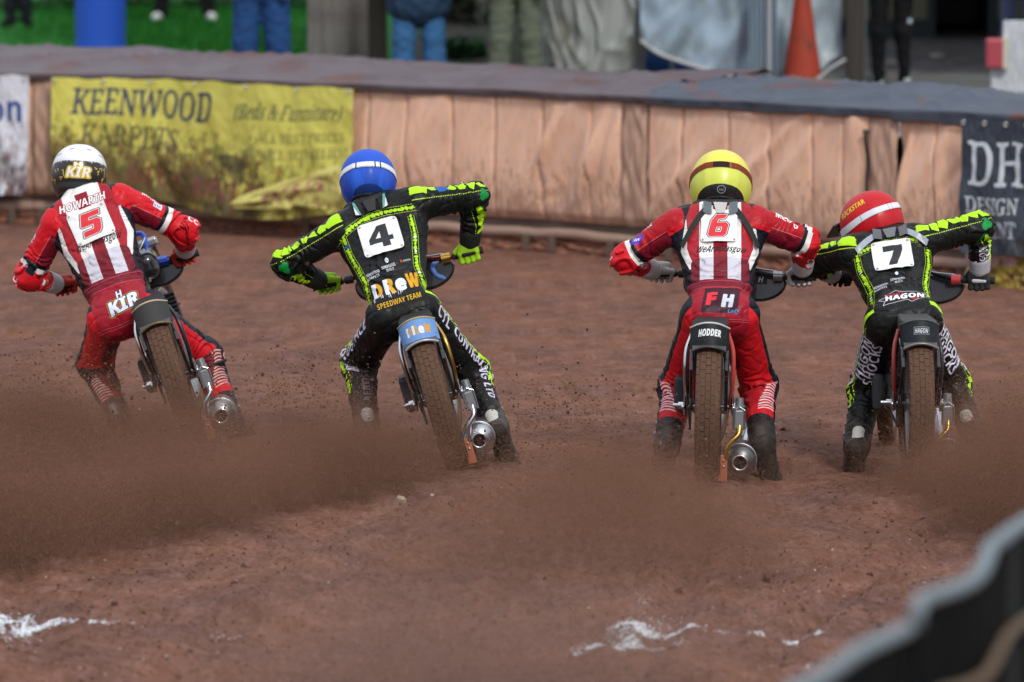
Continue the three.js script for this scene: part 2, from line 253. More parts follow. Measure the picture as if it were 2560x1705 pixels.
const folds = [];
for (let i = 0; i < 80; i++) folds.push({ s: rand(0, 1), k: rand(0.15, 1.2), h: rand(0.25, 0.95), len: rand(0.2, 0.55), w: rand(0.03, 0.08), a: rand(0.014, 0.042) * (rnd() < 0.25 ? -1 : 1) });
const S_ALL = along(2800);
function crease(s, h) { // creases pulled across the cover, s and h in metres
  let o = 0;
  for (const f of folds) { const dh = (h - f.h) / f.len; if (Math.abs(dh) > 2) continue; const e = (s - f.s * S_ALL - f.k * (h - f.h)) / f.w; if (Math.abs(e) < 3) o += f.a * Math.exp(-e * e - dh * dh); }
  return o + 0.010 * N2(s * 2.2, h * 1.6);
}
const TOP = 1.02;
function barrier(seams, straps, label, cover, lift = 0, drape = 0.035, deep = 1.2) {
  const p0 = straps[0] ?? seams[0], p1 = straps[straps.length - 1] ?? seams[seams.length - 1];
  const a = baseAt((seams[0] + seams[seams.length - 1]) / 2);
  const t = thing('padded_barrier', label, 'crash barrier', [a.x, 0, a.z], 'padded barrier sections round the bend');
  const put = (name, g, m) => part(t, name, g.translate(-a.x, 0, -a.z), m);
  const x0 = seams[0], x1 = seams[seams.length - 1];
  for (let i = 0; i + 1 < seams.length; i++) {
    const wdt = along(seams[i + 1]) - along(seams[i]), strap = wdt < 0.24 && straps.includes(seams[i]);
    const g = sheet(strap ? 16 : 26, 36, (u, v) => {
      const px = lerp(seams[i] + 0.6, seams[i + 1] - 0.6, u), h = lerp(0.205, TOP, v), s = along(px), edge = Math.min(u, 1 - u) * wdt;
      const pinch = -0.016 * Math.exp(-((edge / 0.007) ** 2)), belly = 0.02 * Math.sin(Math.PI * v), lip = -0.05 * smooth(v, 0.955, 1) - 0.03 * (1 - smooth(v, 0, 0.06));
      return wall(px, h, belly + pinch + lip + (strap ? 0.014 + 0.012 * N2(s * 9 + h * 3, h * 2.5) : crease(s, h) + 0.004 * Math.sin(u * 3.1416)));
    });
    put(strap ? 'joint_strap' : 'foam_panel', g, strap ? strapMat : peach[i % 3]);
  }
  put('base_recess', sheet(30, 2, (u, v) => wall(lerp(x0, x1, u), lerp(0.09, 0.22, v), -0.07)), darkGap);
  put('base_rail', sheet(60, 10, (u, v) => { const px = lerp(x0 + 1, x1 - 1, u), an = v * 4.6 - 0.6; return wall(px, 0.118 + 0.034 * Math.sin(an - 1.2) + 0.010 * N2(along(px) * 2.2, 5), -0.02 + 0.034 * Math.cos(an - 1.2) + 0.018 * N2(along(px) * 3, 1)); }), rail);
  const sk = sheet(110, 12, (u, v) => { const px = lerp(x0 + 1, x1 - 1, u), s = along(px); return wall(px, lerp(-0.02, 0.095, v), 0.012 - 0.05 * v + 0.022 * N2(s * 5, v * 2) + 0.012 * N2(s * 16, v * 3 + 9)); });
  const kuv = sk.attributes.uv; for (let i = 0; i < kuv.count; i++) kuv.setX(i, kuv.getX(i) * (x1 - x0) / 300);
  put('ground_skirt', sk, skirtMat);
  for (let k = 0; k + 1 < seams.length; k += 1) if (rnd() < 0.8) put('peg', boxGeo(0.05, 0.1, 0.03, 0, 0, 0, 0.006).translate(...wall(lerp(seams[k], seams[k + 1], rand(0.2, 0.8)), 0.055, 0.03).toArray()), pegMat);
  // the loose sheet over the top
  const nU = Math.round((x1 - x0) / 5);
  const tc = sheet(nU, 40, (u, v) => {
    const px = lerp(x0 - 4, x1 + 4, u), s = along(px);
    let off, h;
    if (v < 0.12) { const q = v / 0.12; off = 0.05 - 0.012 * (1 - q) + 0.012 * N2(s * 1.1, 7); h = TOP - drape + (drape + 0.006) * q + 0.007 * N2(s * 2.3, 4) * (1 - q); }
    else { const q = (v - 0.12) / 0.88; off = 0.05 - q * deep; h = TOP + 0.006 + lift * q + 0.10 * Math.sin(Math.min(1, q * 1.25) * 1.57) - 0.04 * q * q; h += smooth(q, 0, 0.15) * (0.045 * N2(s * 0.55 + 3, q * 0.9) + 0.04 * (1 - Math.abs(N2(s * 0.62 - q * 0.9, q * 0.8 + 8))) ** 5 + 0.016 * (1 - Math.abs(N2(s * 1.2 + q * 1.3, q * 1.1))) ** 5); }
    return wall(px, h, off + 0.006 * N2(s * 6, v * 2));
  });
  const cuv = tc.attributes.uv; for (let i = 0; i < cuv.count; i++) cuv.setXY(i, along(lerp(x0, x1, cuv.getX(i))) / 4.2, cuv.getY(i) * 0.5);
  const top = put('top_cover', tc, cover);
  const hem = []; for (let k = 0; k <= 40; k++) { const px = lerp(x0, x1, k / 40), s = along(px); hem.push(wall(px, TOP - drape * 0.9 + 0.007 * N2(s * 2.3, 4), 0.044 + 0.004 * N2(s * 9, 2))); }
  part(top, 'hem_cord', tubeGeo(hem, 0.007, 160, 6).translate(-a.x, 0, -a.z), hemMat);
  return t;
}
barrier([-330, -215, -100, 10, 84], [], 'padded barrier section behind the stained white banner at the far left', coverMauve);
barrier([84, 140, 235, 350, 465, 580, 700, 815, 925, 1021, 1133, 1239, 1358, 1480, 1558, 1622], [84, 1558], 'long padded barrier section carrying the yellow banner and plain peach panels beside it', coverMauve);
barrier([1622, 1708, 1824, 1926, 2032, 2110, 2175, 2245], [2175], 'padded barrier section of wrinkled peach panels behind the yellow helmet', coverBlue, -0.03, 0.05, 0.95);
barrier([2245, 2340, 2436, 2540, 2650, 2780], [], 'padded barrier section of smooth orange panels behind the dark lettered board', coverBlue, -0.03, 0.07, 0.9);
barrier([-1640, -1500, -1370, -1240, -1110, -980, -850, -720, -590, -460, -330], [], 'plain padded barrier section beyond the white banner, outside the picture', coverMauve);
barrier([2780, 2900, 3020, 3140, 3260, 3400, 3560, 3740], [], 'plain padded barrier section beyond the dark lettered board, outside the picture', coverBlue, -0.03, 0.07, 0.9);
// the dark slot between two panels and its black strap
{
  const a = baseAt(2175), t = thing('tie_strap', 'narrow black strap tied down the barrier joint above the red helmet', 'strap', [a.x, 0, a.z]);
  part(t, 'webbing', sheet(3, 14, (u, v) => wall(2178 + lerp(-4, 4, u) + 2 * Math.sin(v * 5), lerp(0.52, 0.88, v), 0.05 + 0.006 * Math.sin(v * 9))).translate(-a.x, 0, -a.z), mat([0.02, 0.018, 0.018], 0.6));
  part(t, 'buckle', boxGeo(0.04, 0.03, 0.012).translate(...wall(2178, 0.88, 0.056).sub(V(a.x, 0, a.z)).toArray()), mat([0.05, 0.05, 0.05], 0.4));
}

// ------------------------------------------------------------ banners on the barrier
function mudOver(g, w, h, rows, rgb, n, seedy) { // splashed mud: runs, spots and smears with edges of their own
  for (let i = 0; i < n; i++) {
    const t = Math.pow(rnd(), 0.6), x = rnd() * w, y = h * (rows[0] + (rows[1] - rows[0]) * t), L = rand(10, 90) * (0.4 + t), a = rand(0.1, 0.5);
    if (N2(x * 0.01 + seedy, y * 0.006) < -0.1) continue;
    g.fillStyle = `rgba(${rgb[0] + rand(-15, 15) | 0},${rgb[1] + rand(-14, 14) | 0},${rgb[2] + rand(-10, 10) | 0},${a})`;
    g.beginPath(); g.ellipse(x, y, rand(2.5, 11), L * 0.5, rand(-0.15, 0.2), 0, 6.29); g.fill();
  }
}
function banner(name, px0, px1, hBot, hTop, label, art, W, H, sag, rough = 0.55, group) {
  const a = wall((px0 + px1) / 2, 0, 0), t = thing(name, label, 'banner', [a.x, 0, a.z], group);
  const m = mat([1, 1, 1], rough, { map: tex(canvas(W, H, art)) });
  const g = sheet(110, 50, (u, v) => { const px = lerp(px0, px1, u), s = along(px), lo = hBot + sag(u); return wall(px, lerp(lo, hTop + 0.006 * Math.sin(u * 37) + 0.004 * N2(u * 20, 1), v), 0.115 + 0.02 * (1 - v) + 0.03 * N2(s * 3.4 + v * 1.2, v * 1.2 + 4) * (1.15 - v) + 0.024 * (1 - Math.abs(N2(s * 4 - v * 1.6, v * 0.9))) ** 4 * (1.15 - v) + 0.004 * N2(s * 22, v * 7)); });
  part(t, 'printed_sheet', g.translate(-a.x, 0, -a.z), m);
  const eye = []; for (let k = 0; k < 7; k++) eye.push(new THREE.TorusGeometry(0.012, 0.004, 6, 12).translate(...wall(lerp(px0 + 8, px1 - 8, k / 6), hTop - 0.02, 0.135).sub(V(a.x, 0, a.z)).toArray()));
  for (const e of eye) part(t, 'eyelet', e, mat([0.5, 0.5, 0.48], 0.35, { metalness: 1 }));
  return [t, a, m];
}
const [yb, ya, ym] = banner('advertising_banner', 143, 912, 0.19, 1.0, 'long yellow banner with dark blue serif lettering and brown mud over its lower half', (g, w, h) => {
  g.fillStyle = '#ccc760'; g.fillRect(0, 0, w, h);
  for (let i = 0; i < 500; i++) { g.fillStyle = `rgba(${rand(190, 225) | 0},${rand(190, 220) | 0},${rand(80, 130) | 0},0.10)`; g.fillRect(rnd() * w, rnd() * h, rand(10, 120), rand(4, 40)); }
  const ink = '#39405c';
  text(g, 'KEENWOOD', 560, 165, 250, { font: 'serif', weight: 'normal', fill: ink, fit: 880, skew: -0.12, stroke: ink, sw: 8 });
  text(g, '(Beds & Furniture)', 1430, 165, 132, { font: 'serif', weight: 'bold', fill: '#5f6648', fit: 620, skew: -0.28 });
  text(g, 'KARPETS', 480, 400, 210, { font: 'serif', weight: 'normal', fill: '#4d4a42', fit: 620, skew: -0.1 });
  text(g, 'ALL BEST PRICES', 1500, 320, 84, { font: 'serif', weight: 'bold', fill: '#8a8647', fit: 500 });
  text(g, 'YOU WILL NOT BELIEVE', 1460, 420, 84, { font: 'serif', weight: 'bold', fill: '#7d7a4a', fit: 640 });
  text(g, '0161 480 140', 900, 640, 150, { font: 'serif', weight: 'normal', fill: '#7d3b35', sx: 0.9 });
  mudOver(g, w * 0.8, h, [0.3, 1.05], [120, 104, 52], 2600, 1); mudOver(g, w * 0.72, h, [0.36, 1.05], [88, 72, 40], 2400, 5); mudOver(g, w * 0.7, h, [0.55, 1.05], [74, 58, 38], 3400, 8); mudOver(g, w * 0.55, h, [0.45, 1.05], [92, 74, 48], 2600, 21); for (let i = 0; i < 110; i++) { g.fillStyle = `rgba(${rand(70, 110) | 0},${rand(60, 92) | 0},${rand(34, 54) | 0},${rand(0.2, 0.45)})`; g.beginPath(); const x = rnd() * w * 0.66, y = h * rand(0.55, 1); g.moveTo(x, y); for (let k = 0; k < 9; k++) g.lineTo(x + Math.cos(k * 0.7) * rand(15, 60), y + Math.sin(k * 0.7) * rand(20, 90)); g.fill(); } mudOver(g, w, h, [0.6, 1.1], [104, 88, 50], 1800, 12); mudOver(g, 130, h, [0.25, 1.05], [84, 72, 40], 240, 15); g.globalAlpha = 0.55; text(g, '0161 480 140', 960, 655, 150, { font: 'serif', weight: 'bold', fill: '#7d3540', fit: 1000 }); text(g, 'KARPETS', 480, 400, 210, { font: 'serif', weight: 'normal', fill: '#3c3a38', fit: 620, skew: -0.1 }); g.globalAlpha = 1;
  g.fillStyle = 'rgba(60,55,52,0.6)'; g.beginPath(); g.ellipse(1110, 480, 84, 50, 0.3, 0, 6.29); g.fill(); mudOver(g, w, h, [0.5, 0.7], [130, 116, 60], 300, 2);
}, 1800, 800, (u) => 0.05 * (1 - u) * (1 - u) - 0.09 * Math.sin(u * 3.14) * u + 0.03 * Math.sin(u * 7));
{ // the corner that has folded back over itself
  const mk = mat([1, 1, 1], 0.6, { map: tex(canvas(512, 384, (g, w, h) => { g.fillStyle = '#cdc470'; g.fillRect(0, 0, w, h); text(g, '835', 270, 170, 190, { font: 'serif', weight: 'bold', fill: '#9c6560', skew: -0.2, rot: -0.25 }); text(g, '8', 90, 290, 130, { font: 'serif', fill: '#86723f', rot: -0.4 }); mudOver(g, w, h, [0, 1], [110, 92, 50], 320, 2); })) });
  const g = sheet(30, 22, (u, v) => { const uu = u, top = lerp(0.25, 0.52, Math.pow(uu, 0.9)); const px = lerp(640, 905, uu); return wall(px, lerp(0.175 + 0.055 * Math.sin(uu * 3.1) * (uu > 0.5 ? 1 : 0.4), top, v), 0.18 + 0.02 * N2(u * 3, v * 2) + 0.02 * Math.sin(v * 3.14)); });
  part(yb, 'folded_corner', g.translate(-ya.x, 0, -ya.z), mk);
}
banner('advertising_banner', -300, 88, 0.2, 1.015, 'stained white banner with a blue word ending at the far left', (g, w, h) => {
  g.fillStyle = '#c9ccd6'; g.fillRect(0, 0, w, h);
  text(g, 'son', 830, 225, 250, { fill: '#35498a', fit: 330 });
  mudOver(g, w, h, [0.35, 1.05], [104, 86, 82], 1500, 3); mudOver(g, w, h, [0.6, 1.05], [74, 56, 50], 1300, 9);
}, 1024, 800, (u) => 0.03 * Math.sin(u * 9) - 0.02);
banner('advertising_banner', 2433, 2770, 0.2, 0.99, 'dark slate board with tall white serif capitals at the far right', (g, w, h) => {
  g.fillStyle = '#3a414d'; g.fillRect(0, 0, w, h);
  for (let i = 0; i < 260; i++) { g.fillStyle = `rgba(${rand(80, 120) | 0},${rand(90, 120) | 0},${rand(95, 125) | 0},0.10)`; g.fillRect(rnd() * w, h * (0.4 + 0.6 * rnd()), rand(20, 200), rand(2, 26)); }
  const c = '#c3ccd3';
  text(g, 'DH', 265, 330, 450, { font: 'serif', weight: 'normal', fill: c, fit: 430, stroke: c, sw: 9, align: 'center' });
  text(g, 'DESIGN', 42, 640, 165, { font: 'serif', weight: 'normal', fill: c, fit: 400, align: 'left', stroke: c, sw: 3 });
  text(g, 'PRINT', 118, 815, 165, { font: 'serif', weight: 'normal', fill: '#a9b1ba', fit: 330, align: 'left', stroke: '#a9b1ba', sw: 3 });
  mudOver(g, w, h, [0.6, 1], [110, 104, 104], 260, 4);
}, 1024, 1000, (u) => 0.004 * Math.sin(u * 20), 0.5);
{
  const a = wall(2500, 0, 0), t = thing('ground_sheet_strip', 'mottled yellow and pink strip under the dark lettered board', 'banner', [a.x, 0, a.z]);
  const m = mat([1, 1, 1], 0.8, { map: tex(canvas(512, 256, (g, w, h) => { g.fillStyle = '#a08a3f'; g.fillRect(0, 0, w, h); g.fillStyle = '#b9979c'; g.fillRect(0, 0, w * 0.36, h * 0.36); mudOver(g, w, h, [0, 1], [88, 72, 42], 900, 6); mudOver(g, w, h, [0, 1], [190, 168, 84], 260, 7); })) });
  part(t, 'printed_sheet', sheet(60, 18, (u, v) => { const px = lerp(2436, 2780, u); return wall(px, lerp(0.0, 0.205, v), 0.075 + 0.022 * N2(u * 14, v * 3)); }).translate(-a.x, 0, -a.z), m);
}
// ------------------------------------------------------------ bodies: a smooth union of tapered capsules, meshed with surface nets
class Body {
  constructor() { this.b = []; this.fold = null; }
  // tapered capsule from a to c; flat = [axis, factor] squeezes it along an axis
  bone(a, c, r0, r1, region, k = 0.035, flat = null) {
    const d = c.clone().sub(a), L2 = Math.max(1e-9, d.lengthSq());
    this.b.push({ a, d, L: Math.sqrt(L2), L2, r0, r1, region, k, flat }); return this;
  }
  raw(i, x, y, z) {
    const q = this.b[i], px = x - q.a.x, py = y - q.a.y, pz = z - q.a.z;
    let t = (px * q.d.x + py * q.d.y + pz * q.d.z) / q.L2; t = t < 0 ? 0 : t > 1 ? 1 : t;
    let ex = px - q.d.x * t, ey = py - q.d.y * t, ez = pz - q.d.z * t;
    if (q.flat) { const [ax, f] = q.flat, m = (ex * ax.x + ey * ax.y + ez * ax.z) * (f - 1); ex += ax.x * m; ey += ax.y * m; ez += ax.z * m; }
    return Math.sqrt(ex * ex + ey * ey + ez * ez) - (q.r0 + (q.r1 - q.r0) * t);
  }
  d(x, y, z, plain) {
    let r = 1e9;
    for (let i = 0; i < this.b.length; i++) { const e = this.raw(i, x, y, z), k = this.b[i].k, h = k - Math.abs(r - e); r = Math.min(r, e); if (h > 0) r -= h * h / (4 * k); }
    return !plain && this.fold && r < 0.03 && r > -0.04 ? r - this.fold(x, y, z) : r;
  }
  nearest(x, y, z) { let r = 1e9, n = 0; for (let i = 0; i < this.b.length; i++) { const e = this.raw(i, x, y, z); if (e < r) { r = e; n = i; } } return n; }
  mesh(cell, uvOf) {
    const lo = V(1e9, 1e9, 1e9), hi = V(-1e9, -1e9, -1e9);
    for (const q of this.b) for (const t of [0, 1]) { const p = q.a.clone().addScaledVector(q.d, t), r = Math.max(q.r0, q.r1) + 0.04; lo.min(p.clone().subScalar(r)); hi.max(p.clone().addScalar(r)); }
    const nx = Math.ceil((hi.x - lo.x) / cell) + 1, ny = Math.ceil((hi.y - lo.y) / cell) + 1, nz = Math.ceil((hi.z - lo.z) / cell) + 1;
    const F = new Float32Array(nx * ny * nz).fill(1), B = 8, at3 = (i, j, k) => (k * ny + j) * nx + i;
    for (let K = 0; K < nz; K += B) for (let J = 0; J < ny; J += B) for (let I = 0; I < nx; I += B) {
      const c = this.d(lo.x + (I + B / 2) * cell, lo.y + (J + B / 2) * cell, lo.z + (K + B / 2) * cell, true), R = B * cell * 0.95 + 0.05;
      const far = Math.abs(c) > R * 1.15;
      for (let k = K; k < Math.min(nz, K + B); k++) for (let j = J; j < Math.min(ny, J + B); j++) for (let i = I; i < Math.min(nx, I + B); i++) F[at3(i, j, k)] = far ? c : this.d(lo.x + i * cell, lo.y + j * cell, lo.z + k * cell);
    }
    const vid = new Int32Array(nx * ny * nz).fill(-1), P = [];
    const corner = [[0, 0, 0], [1, 0, 0], [0, 1, 0], [1, 1, 0], [0, 0, 1], [1, 0, 1], [0, 1, 1], [1, 1, 1]], edge = [[0, 1], [2, 3], [4, 5], [6, 7], [0, 2], [1, 3], [4, 6], [5, 7], [0, 4], [1, 5], [2, 6], [3, 7]], f = new Float64Array(8);
    for (let k = 0; k < nz - 1; k++) for (let j = 0; j < ny - 1; j++) for (let i = 0; i < nx - 1; i++) {
      let m = 0; for (let c = 0; c < 8; c++) { f[c] = F[at3(i + corner[c][0], j + corner[c][1], k + corner[c][2])]; if (f[c] < 0) m |= 1 << c; }
      if (m === 0 || m === 255) continue;
      let n = 0, x = 0, y = 0, z = 0;
      for (const [a, b] of edge) if ((f[a] < 0) !== (f[b] < 0)) { const t = f[a] / (f[a] - f[b]); x += corner[a][0] + t * (corner[b][0] - corner[a][0]); y += corner[a][1] + t * (corner[b][1] - corner[a][1]); z += corner[a][2] + t * (corner[b][2] - corner[a][2]); n++; }
      vid[at3(i, j, k)] = P.length / 3; P.push(lo.x + (i + x / n) * cell, lo.y + (j + y / n) * cell, lo.z + (k + z / n) * cell);
    }
    const T = [], quad = (a, b, c, d, flip) => { if (a < 0 || b < 0 || c < 0 || d < 0) return; flip ? T.push(a, c, b, a, d, c) : T.push(a, b, c, a, c, d); };
    for (let k = 1; k < nz - 1; k++) for (let j = 1; j < ny - 1; j++) for (let i = 1; i < nx - 1; i++) {
      const s = F[at3(i, j, k)] < 0;
      if (s !== F[at3(i + 1, j, k)] < 0) quad(vid[at3(i, j - 1, k - 1)], vid[at3(i, j, k - 1)], vid[at3(i, j, k)], vid[at3(i, j - 1, k)], !s);
      if (s !== F[at3(i, j + 1, k)] < 0) quad(vid[at3(i - 1, j, k - 1)], vid[at3(i - 1, j, k)], vid[at3(i, j, k)], vid[at3(i, j, k - 1)], !s);
      if (s !== F[at3(i, j, k + 1)] < 0) quad(vid[at3(i - 1, j - 1, k)], vid[at3(i, j - 1, k)], vid[at3(i, j, k)], vid[at3(i - 1, j, k)], !s);
    }
    const Nn = new Float32Array(P.length), e = cell * 0.5;
    for (let v = 0; v < P.length; v += 3) {
      const x = P[v], y = P[v + 1], z = P[v + 2];
      let a = this.d(x + e, y, z) - this.d(x - e, y, z), b = this.d(x, y + e, z) - this.d(x, y - e, z), c = this.d(x, y, z + e) - this.d(x, y, z - e); const l = Math.hypot(a, b, c) || 1;
      Nn[v] = a / l; Nn[v + 1] = b / l; Nn[v + 2] = c / l;
    }
    const g = new THREE.BufferGeometry();
    if (!uvOf) { g.setAttribute('position', new THREE.Float32BufferAttribute(P, 3)); g.setAttribute('normal', new THREE.BufferAttribute(Nn, 3)); g.setAttribute('uv', new THREE.Float32BufferAttribute(new Float32Array(P.length / 3 * 2), 2)); g.setIndex(T); return g; }
    const near = new Int32Array(P.length / 3); for (let v = 0; v < near.length; v++) near[v] = this.nearest(P[v * 3], P[v * 3 + 1], P[v * 3 + 2]);
    const p2 = new Float32Array(T.length * 3), n2 = new Float32Array(T.length * 3), uv = new Float32Array(T.length * 2), q = V(0, 0, 0);
    for (let t = 0; t < T.length; t += 3) {
      const r0 = this.b[near[T[t]]].region, r1 = this.b[near[T[t + 1]]].region, r2 = this.b[near[T[t + 2]]].region, reg = r1 === r2 ? r1 : r0;
      let first = null;
      for (let c = 0; c < 3; c++) {
        const v = T[t + c], o = t + c; p2.set([P[v * 3], P[v * 3 + 1], P[v * 3 + 2]], o * 3); n2.set([Nn[v * 3], Nn[v * 3 + 1], Nn[v * 3 + 2]], o * 3);
        const w = uvOf(reg, q.set(P[v * 3], P[v * 3 + 1], P[v * 3 + 2]), first); if (!first) first = w; uv[o * 2] = w[0]; uv[o * 2 + 1] = w[1];
      }
    }
    g.setAttribute('position', new THREE.BufferAttribute(p2, 3)); g.setAttribute('normal', new THREE.BufferAttribute(n2, 3)); g.setAttribute('uv', new THREE.BufferAttribute(uv, 2));
    return g;
  }
}

// ------------------------------------------------------------ people standing behind the barrier
const skinMat = mat([0.42, 0.24, 0.17], 0.6), hairMat = mat([0.05, 0.035, 0.025], 0.8);
function clothTex(r, g, b, amp = 0.08) { return dataTex(128, 128, (u, v, o) => { const t = amp * tileN(u, v, 5) + amp * 0.7 * (rnd() - 0.5); o[0] = r + t; o[1] = g + t; o[2] = b + t; }, true); }
const denim = (r, g, b) => mat([1, 1, 1], 0.9, { map: clothTex(r, g, b, 0.09) });
function bystander(px, py, o) {
  const f = onPlane(px, py, TERR + 0.04), t = thing('person', o.label, 'person', f.toArray(), 'people watching from behind the barrier');
  t.rotation.y = o.turn ?? 0;
  const st = o.stance ?? 0.11, b = new Body(), fat = o.fat ?? 1;
  const hip = (s) => V(0.09 * s, 0.86, 0), knee = (s) => V(st * 0.95 * s + (o.sway ?? 0), 0.47, 0.03), ank = (s) => V(st * s * 1.08, 0.09, 0);
  b.bone(hip(-1), hip(1), 0.115 * fat, 0.115 * fat, 'legs', 0.05).bone(V(0, 0.88, 0), V(0, 1.0, 0), 0.12 * fat, 0.13 * fat, 'legs', 0.06);
  for (const s of [-1, 1]) b.bone(hip(s), knee(s), 0.098 * fat, 0.078 * fat, 'legs', 0.02).bone(knee(s), ank(s), 0.074 * fat, (o.hem ?? 0.064) * fat, 'legs', 0.03);
  b.fold = (x, y, z) => 0.012 * N3(x * 9, y * 13 + px, z * 9) * (0.5 + smooth(Math.abs(y - 0.62), 0.4, 0)) + 0.006 * Math.sin(y * 95 + 9 * N3(x * 6, y * 4, z * 6)) * Math.max(0, 1 - Math.abs(y - 0.16) / 0.2);
  part(t, 'trousers', b.mesh(0.012), o.trousers);
  for (const s of [-1, 1]) { const sh = new Body(), a = ank(s); sh.bone(V(a.x, 0.045, -0.04), V(a.x + s * 0.05, 0.035, 0.13), 0.046, 0.04, 'shoe', 0.02).bone(V(a.x, 0.05, -0.03), V(a.x, 0.11, 0), 0.045, 0.044, 'shoe', 0.02); part(t, 'shoe', sh.mesh(0.009), o.shoe); }
  const up = new Body();
  up.bone(V(0, 0.95, 0), V(0, 1.34, -0.01), 0.145 * fat, 0.155 * fat, 'coat', 0.06).bone(V(-0.17, 1.4, 0), V(0.17, 1.4, 0), 0.075, 0.075, 'coat', 0.07);
  if (o.coat) up.bone(V(-0.07, o.coat + 0.1, 0), V(0.07, o.coat + 0.1, 0), 0.155 * fat, 0.155 * fat, 'coat', 0.05).bone(V(0, o.coat + 0.1, 0), V(0, 1.1, 0), 0.15 * fat, 0.15 * fat, 'coat', 0.05);
  for (const s of [-1, 1]) up.bone(V(0.2 * s, 1.38, 0), V(0.27 * s, 1.1, -0.02), 0.06, 0.052, 'coat', 0.03).bone(V(0.27 * s, 1.1, -0.02), V(0.2 * s, 0.92, 0.12), 0.052, 0.042, 'coat', 0.03);
  up.fold = (x, y, z) => 0.008 * N3(x * 10, y * 9 + px, z * 10);
  part(t, 'coat', up.mesh(0.014), o.top);
  const hd = new Body(); // neck, skull, jaw, nose, ears and hands' skin
  hd.bone(V(0, 1.45, 0), V(0, 1.54, 0.01), 0.055, 0.052, 'skin', 0.02).bone(V(0, 1.66, -0.015), V(0, 1.68, -0.01), 0.092, 0.09, 'skin', 0.03).bone(V(0, 1.57, 0.05), V(0, 1.62, 0.045), 0.05, 0.058, 'skin', 0.04).bone(V(0, 1.64, 0.085), V(0, 1.605, 0.108), 0.01, 0.016, 'skin', 0.012);
  for (const s of [-1, 1]) hd.bone(V(0.094 * s, 1.65, 0), V(0.094 * s, 1.61, 0.005), 0.014, 0.011, 'skin', 0.01);
  const head = part(t, 'head', hd.mesh(0.009), skinMat);
  const hr = new Body(); hr.bone(V(0, 1.69, -0.03), V(0, 1.705, 0.0), 0.1, 0.094, 'hair', 0.03); part(head, 'hair', hr.mesh(0.012), hairMat);
  for (const s of [-1, 1]) { part(head, 'eye', new THREE.SphereGeometry(0.011, 10, 8).translate(0.033 * s, 1.652, 0.077), mat([0.6, 0.58, 0.55], 0.2)); const hn = new Body(), w = V(0.2 * s, 0.92, 0.12); hn.bone(w, w.clone().add(V(-0.02 * s, -0.05, 0.05)), 0.03, 0.034, 'hand', 0.01); for (let k = 0; k < 4; k++) { const r = w.clone().add(V((-0.045 + 0.017 * k) * s, -0.06, 0.06)); hn.bone(r, r.clone().add(V(0, -0.045 - 0.006 * Math.sin(k), 0.012)), 0.01, 0.009, 'hand', 0.004).bone(r.clone().add(V(0, -0.045, 0.012)), r.clone().add(V(0, -0.072, -0.002)), 0.009, 0.008, 'hand', 0.004); } hn.bone(w.clone().add(V(0.015 * s, -0.02, 0.05)), w.clone().add(V(0.028 * s, -0.06, 0.085)), 0.011, 0.009, 'hand', 0.006); part(t, 'hand', hn.mesh(0.006), skinMat); }
  part(head, 'mouth', boxGeo(0.04, 0.008, 0.01, 0, 1.578, 0.098), mat([0.3, 0.1, 0.09], 0.6));
  return t;
}
const white = mat([0.62, 0.63, 0.62], 0.6), dark = mat([1, 1, 1], 0.85, { map: clothTex(0.085, 0.095, 0.13, 0.03) }), black = mat([1, 1, 1], 0.85, { map: clothTex(0.055, 0.06, 0.07, 0.025) }), blueCoat = mat([1, 1, 1], 0.85, { map: clothTex(0.15, 0.24, 0.34, 0.05) });
bystander(46, 66, { label: 'person in dark trousers on the grass at the far left edge', trousers: dark, shoe: black, top: dark, stance: 0.07 });
bystander(462, 50, { label: 'person in black trousers and white trainers on the grass, feet apart', trousers: black, shoe: white, top: dark, stance: 0.22, hem: 0.075 });
bystander(655, 262, { label: 'person in blue jeans behind the yellow banner, between blue drum and concrete pillar', trousers: denim(0.17, 0.31, 0.50), shoe: white, top: dark, stance: 0.125, fat: 1.2, hem: 0.088 });
bystander(1048, 252, { label: 'person in light blue jeans and a long dark blue coat beside the concrete pillar', trousers: denim(0.24, 0.42, 0.60), shoe: black, top: blueCoat, coat: 0.62, stance: 0.115, hem: 0.086, fat: 1.1 });
bystander(1290, 258, { label: 'person in khaki trousers beside the grey tarpaulin', trousers: mat([1, 1, 1], 0.9, { map: clothTex(0.37, 0.405, 0.345, 0.06) }), shoe: black, top: dark, stance: 0.12, hem: 0.085, fat: 1.05 });
const tall = bystander(2228, 236, { label: 'person in slim black tracksuit trousers on the tarmac by the wooden post', trousers: black, shoe: mat([0.42, 0.52, 0.5], 0.6), top: black, stance: 0.095, hem: 0.05, fat: 0.84, sway: -0.01 });
part(tall.children[0], 'trouser_logo', new THREE.PlaneGeometry(0.045, 0.035).translate(0.125, 0.56, 0.082), mat([0.4, 0.5, 0.52], 0.7));
bystander(2548, 120, { label: 'person in a red and navy jacket behind the red lamp box', trousers: mat([0.16, 0.2, 0.36], 0.8), shoe: black, top: mat([0.38, 0.015, 0.05], 0.7), coat: 0.72, stance: 0.1 });

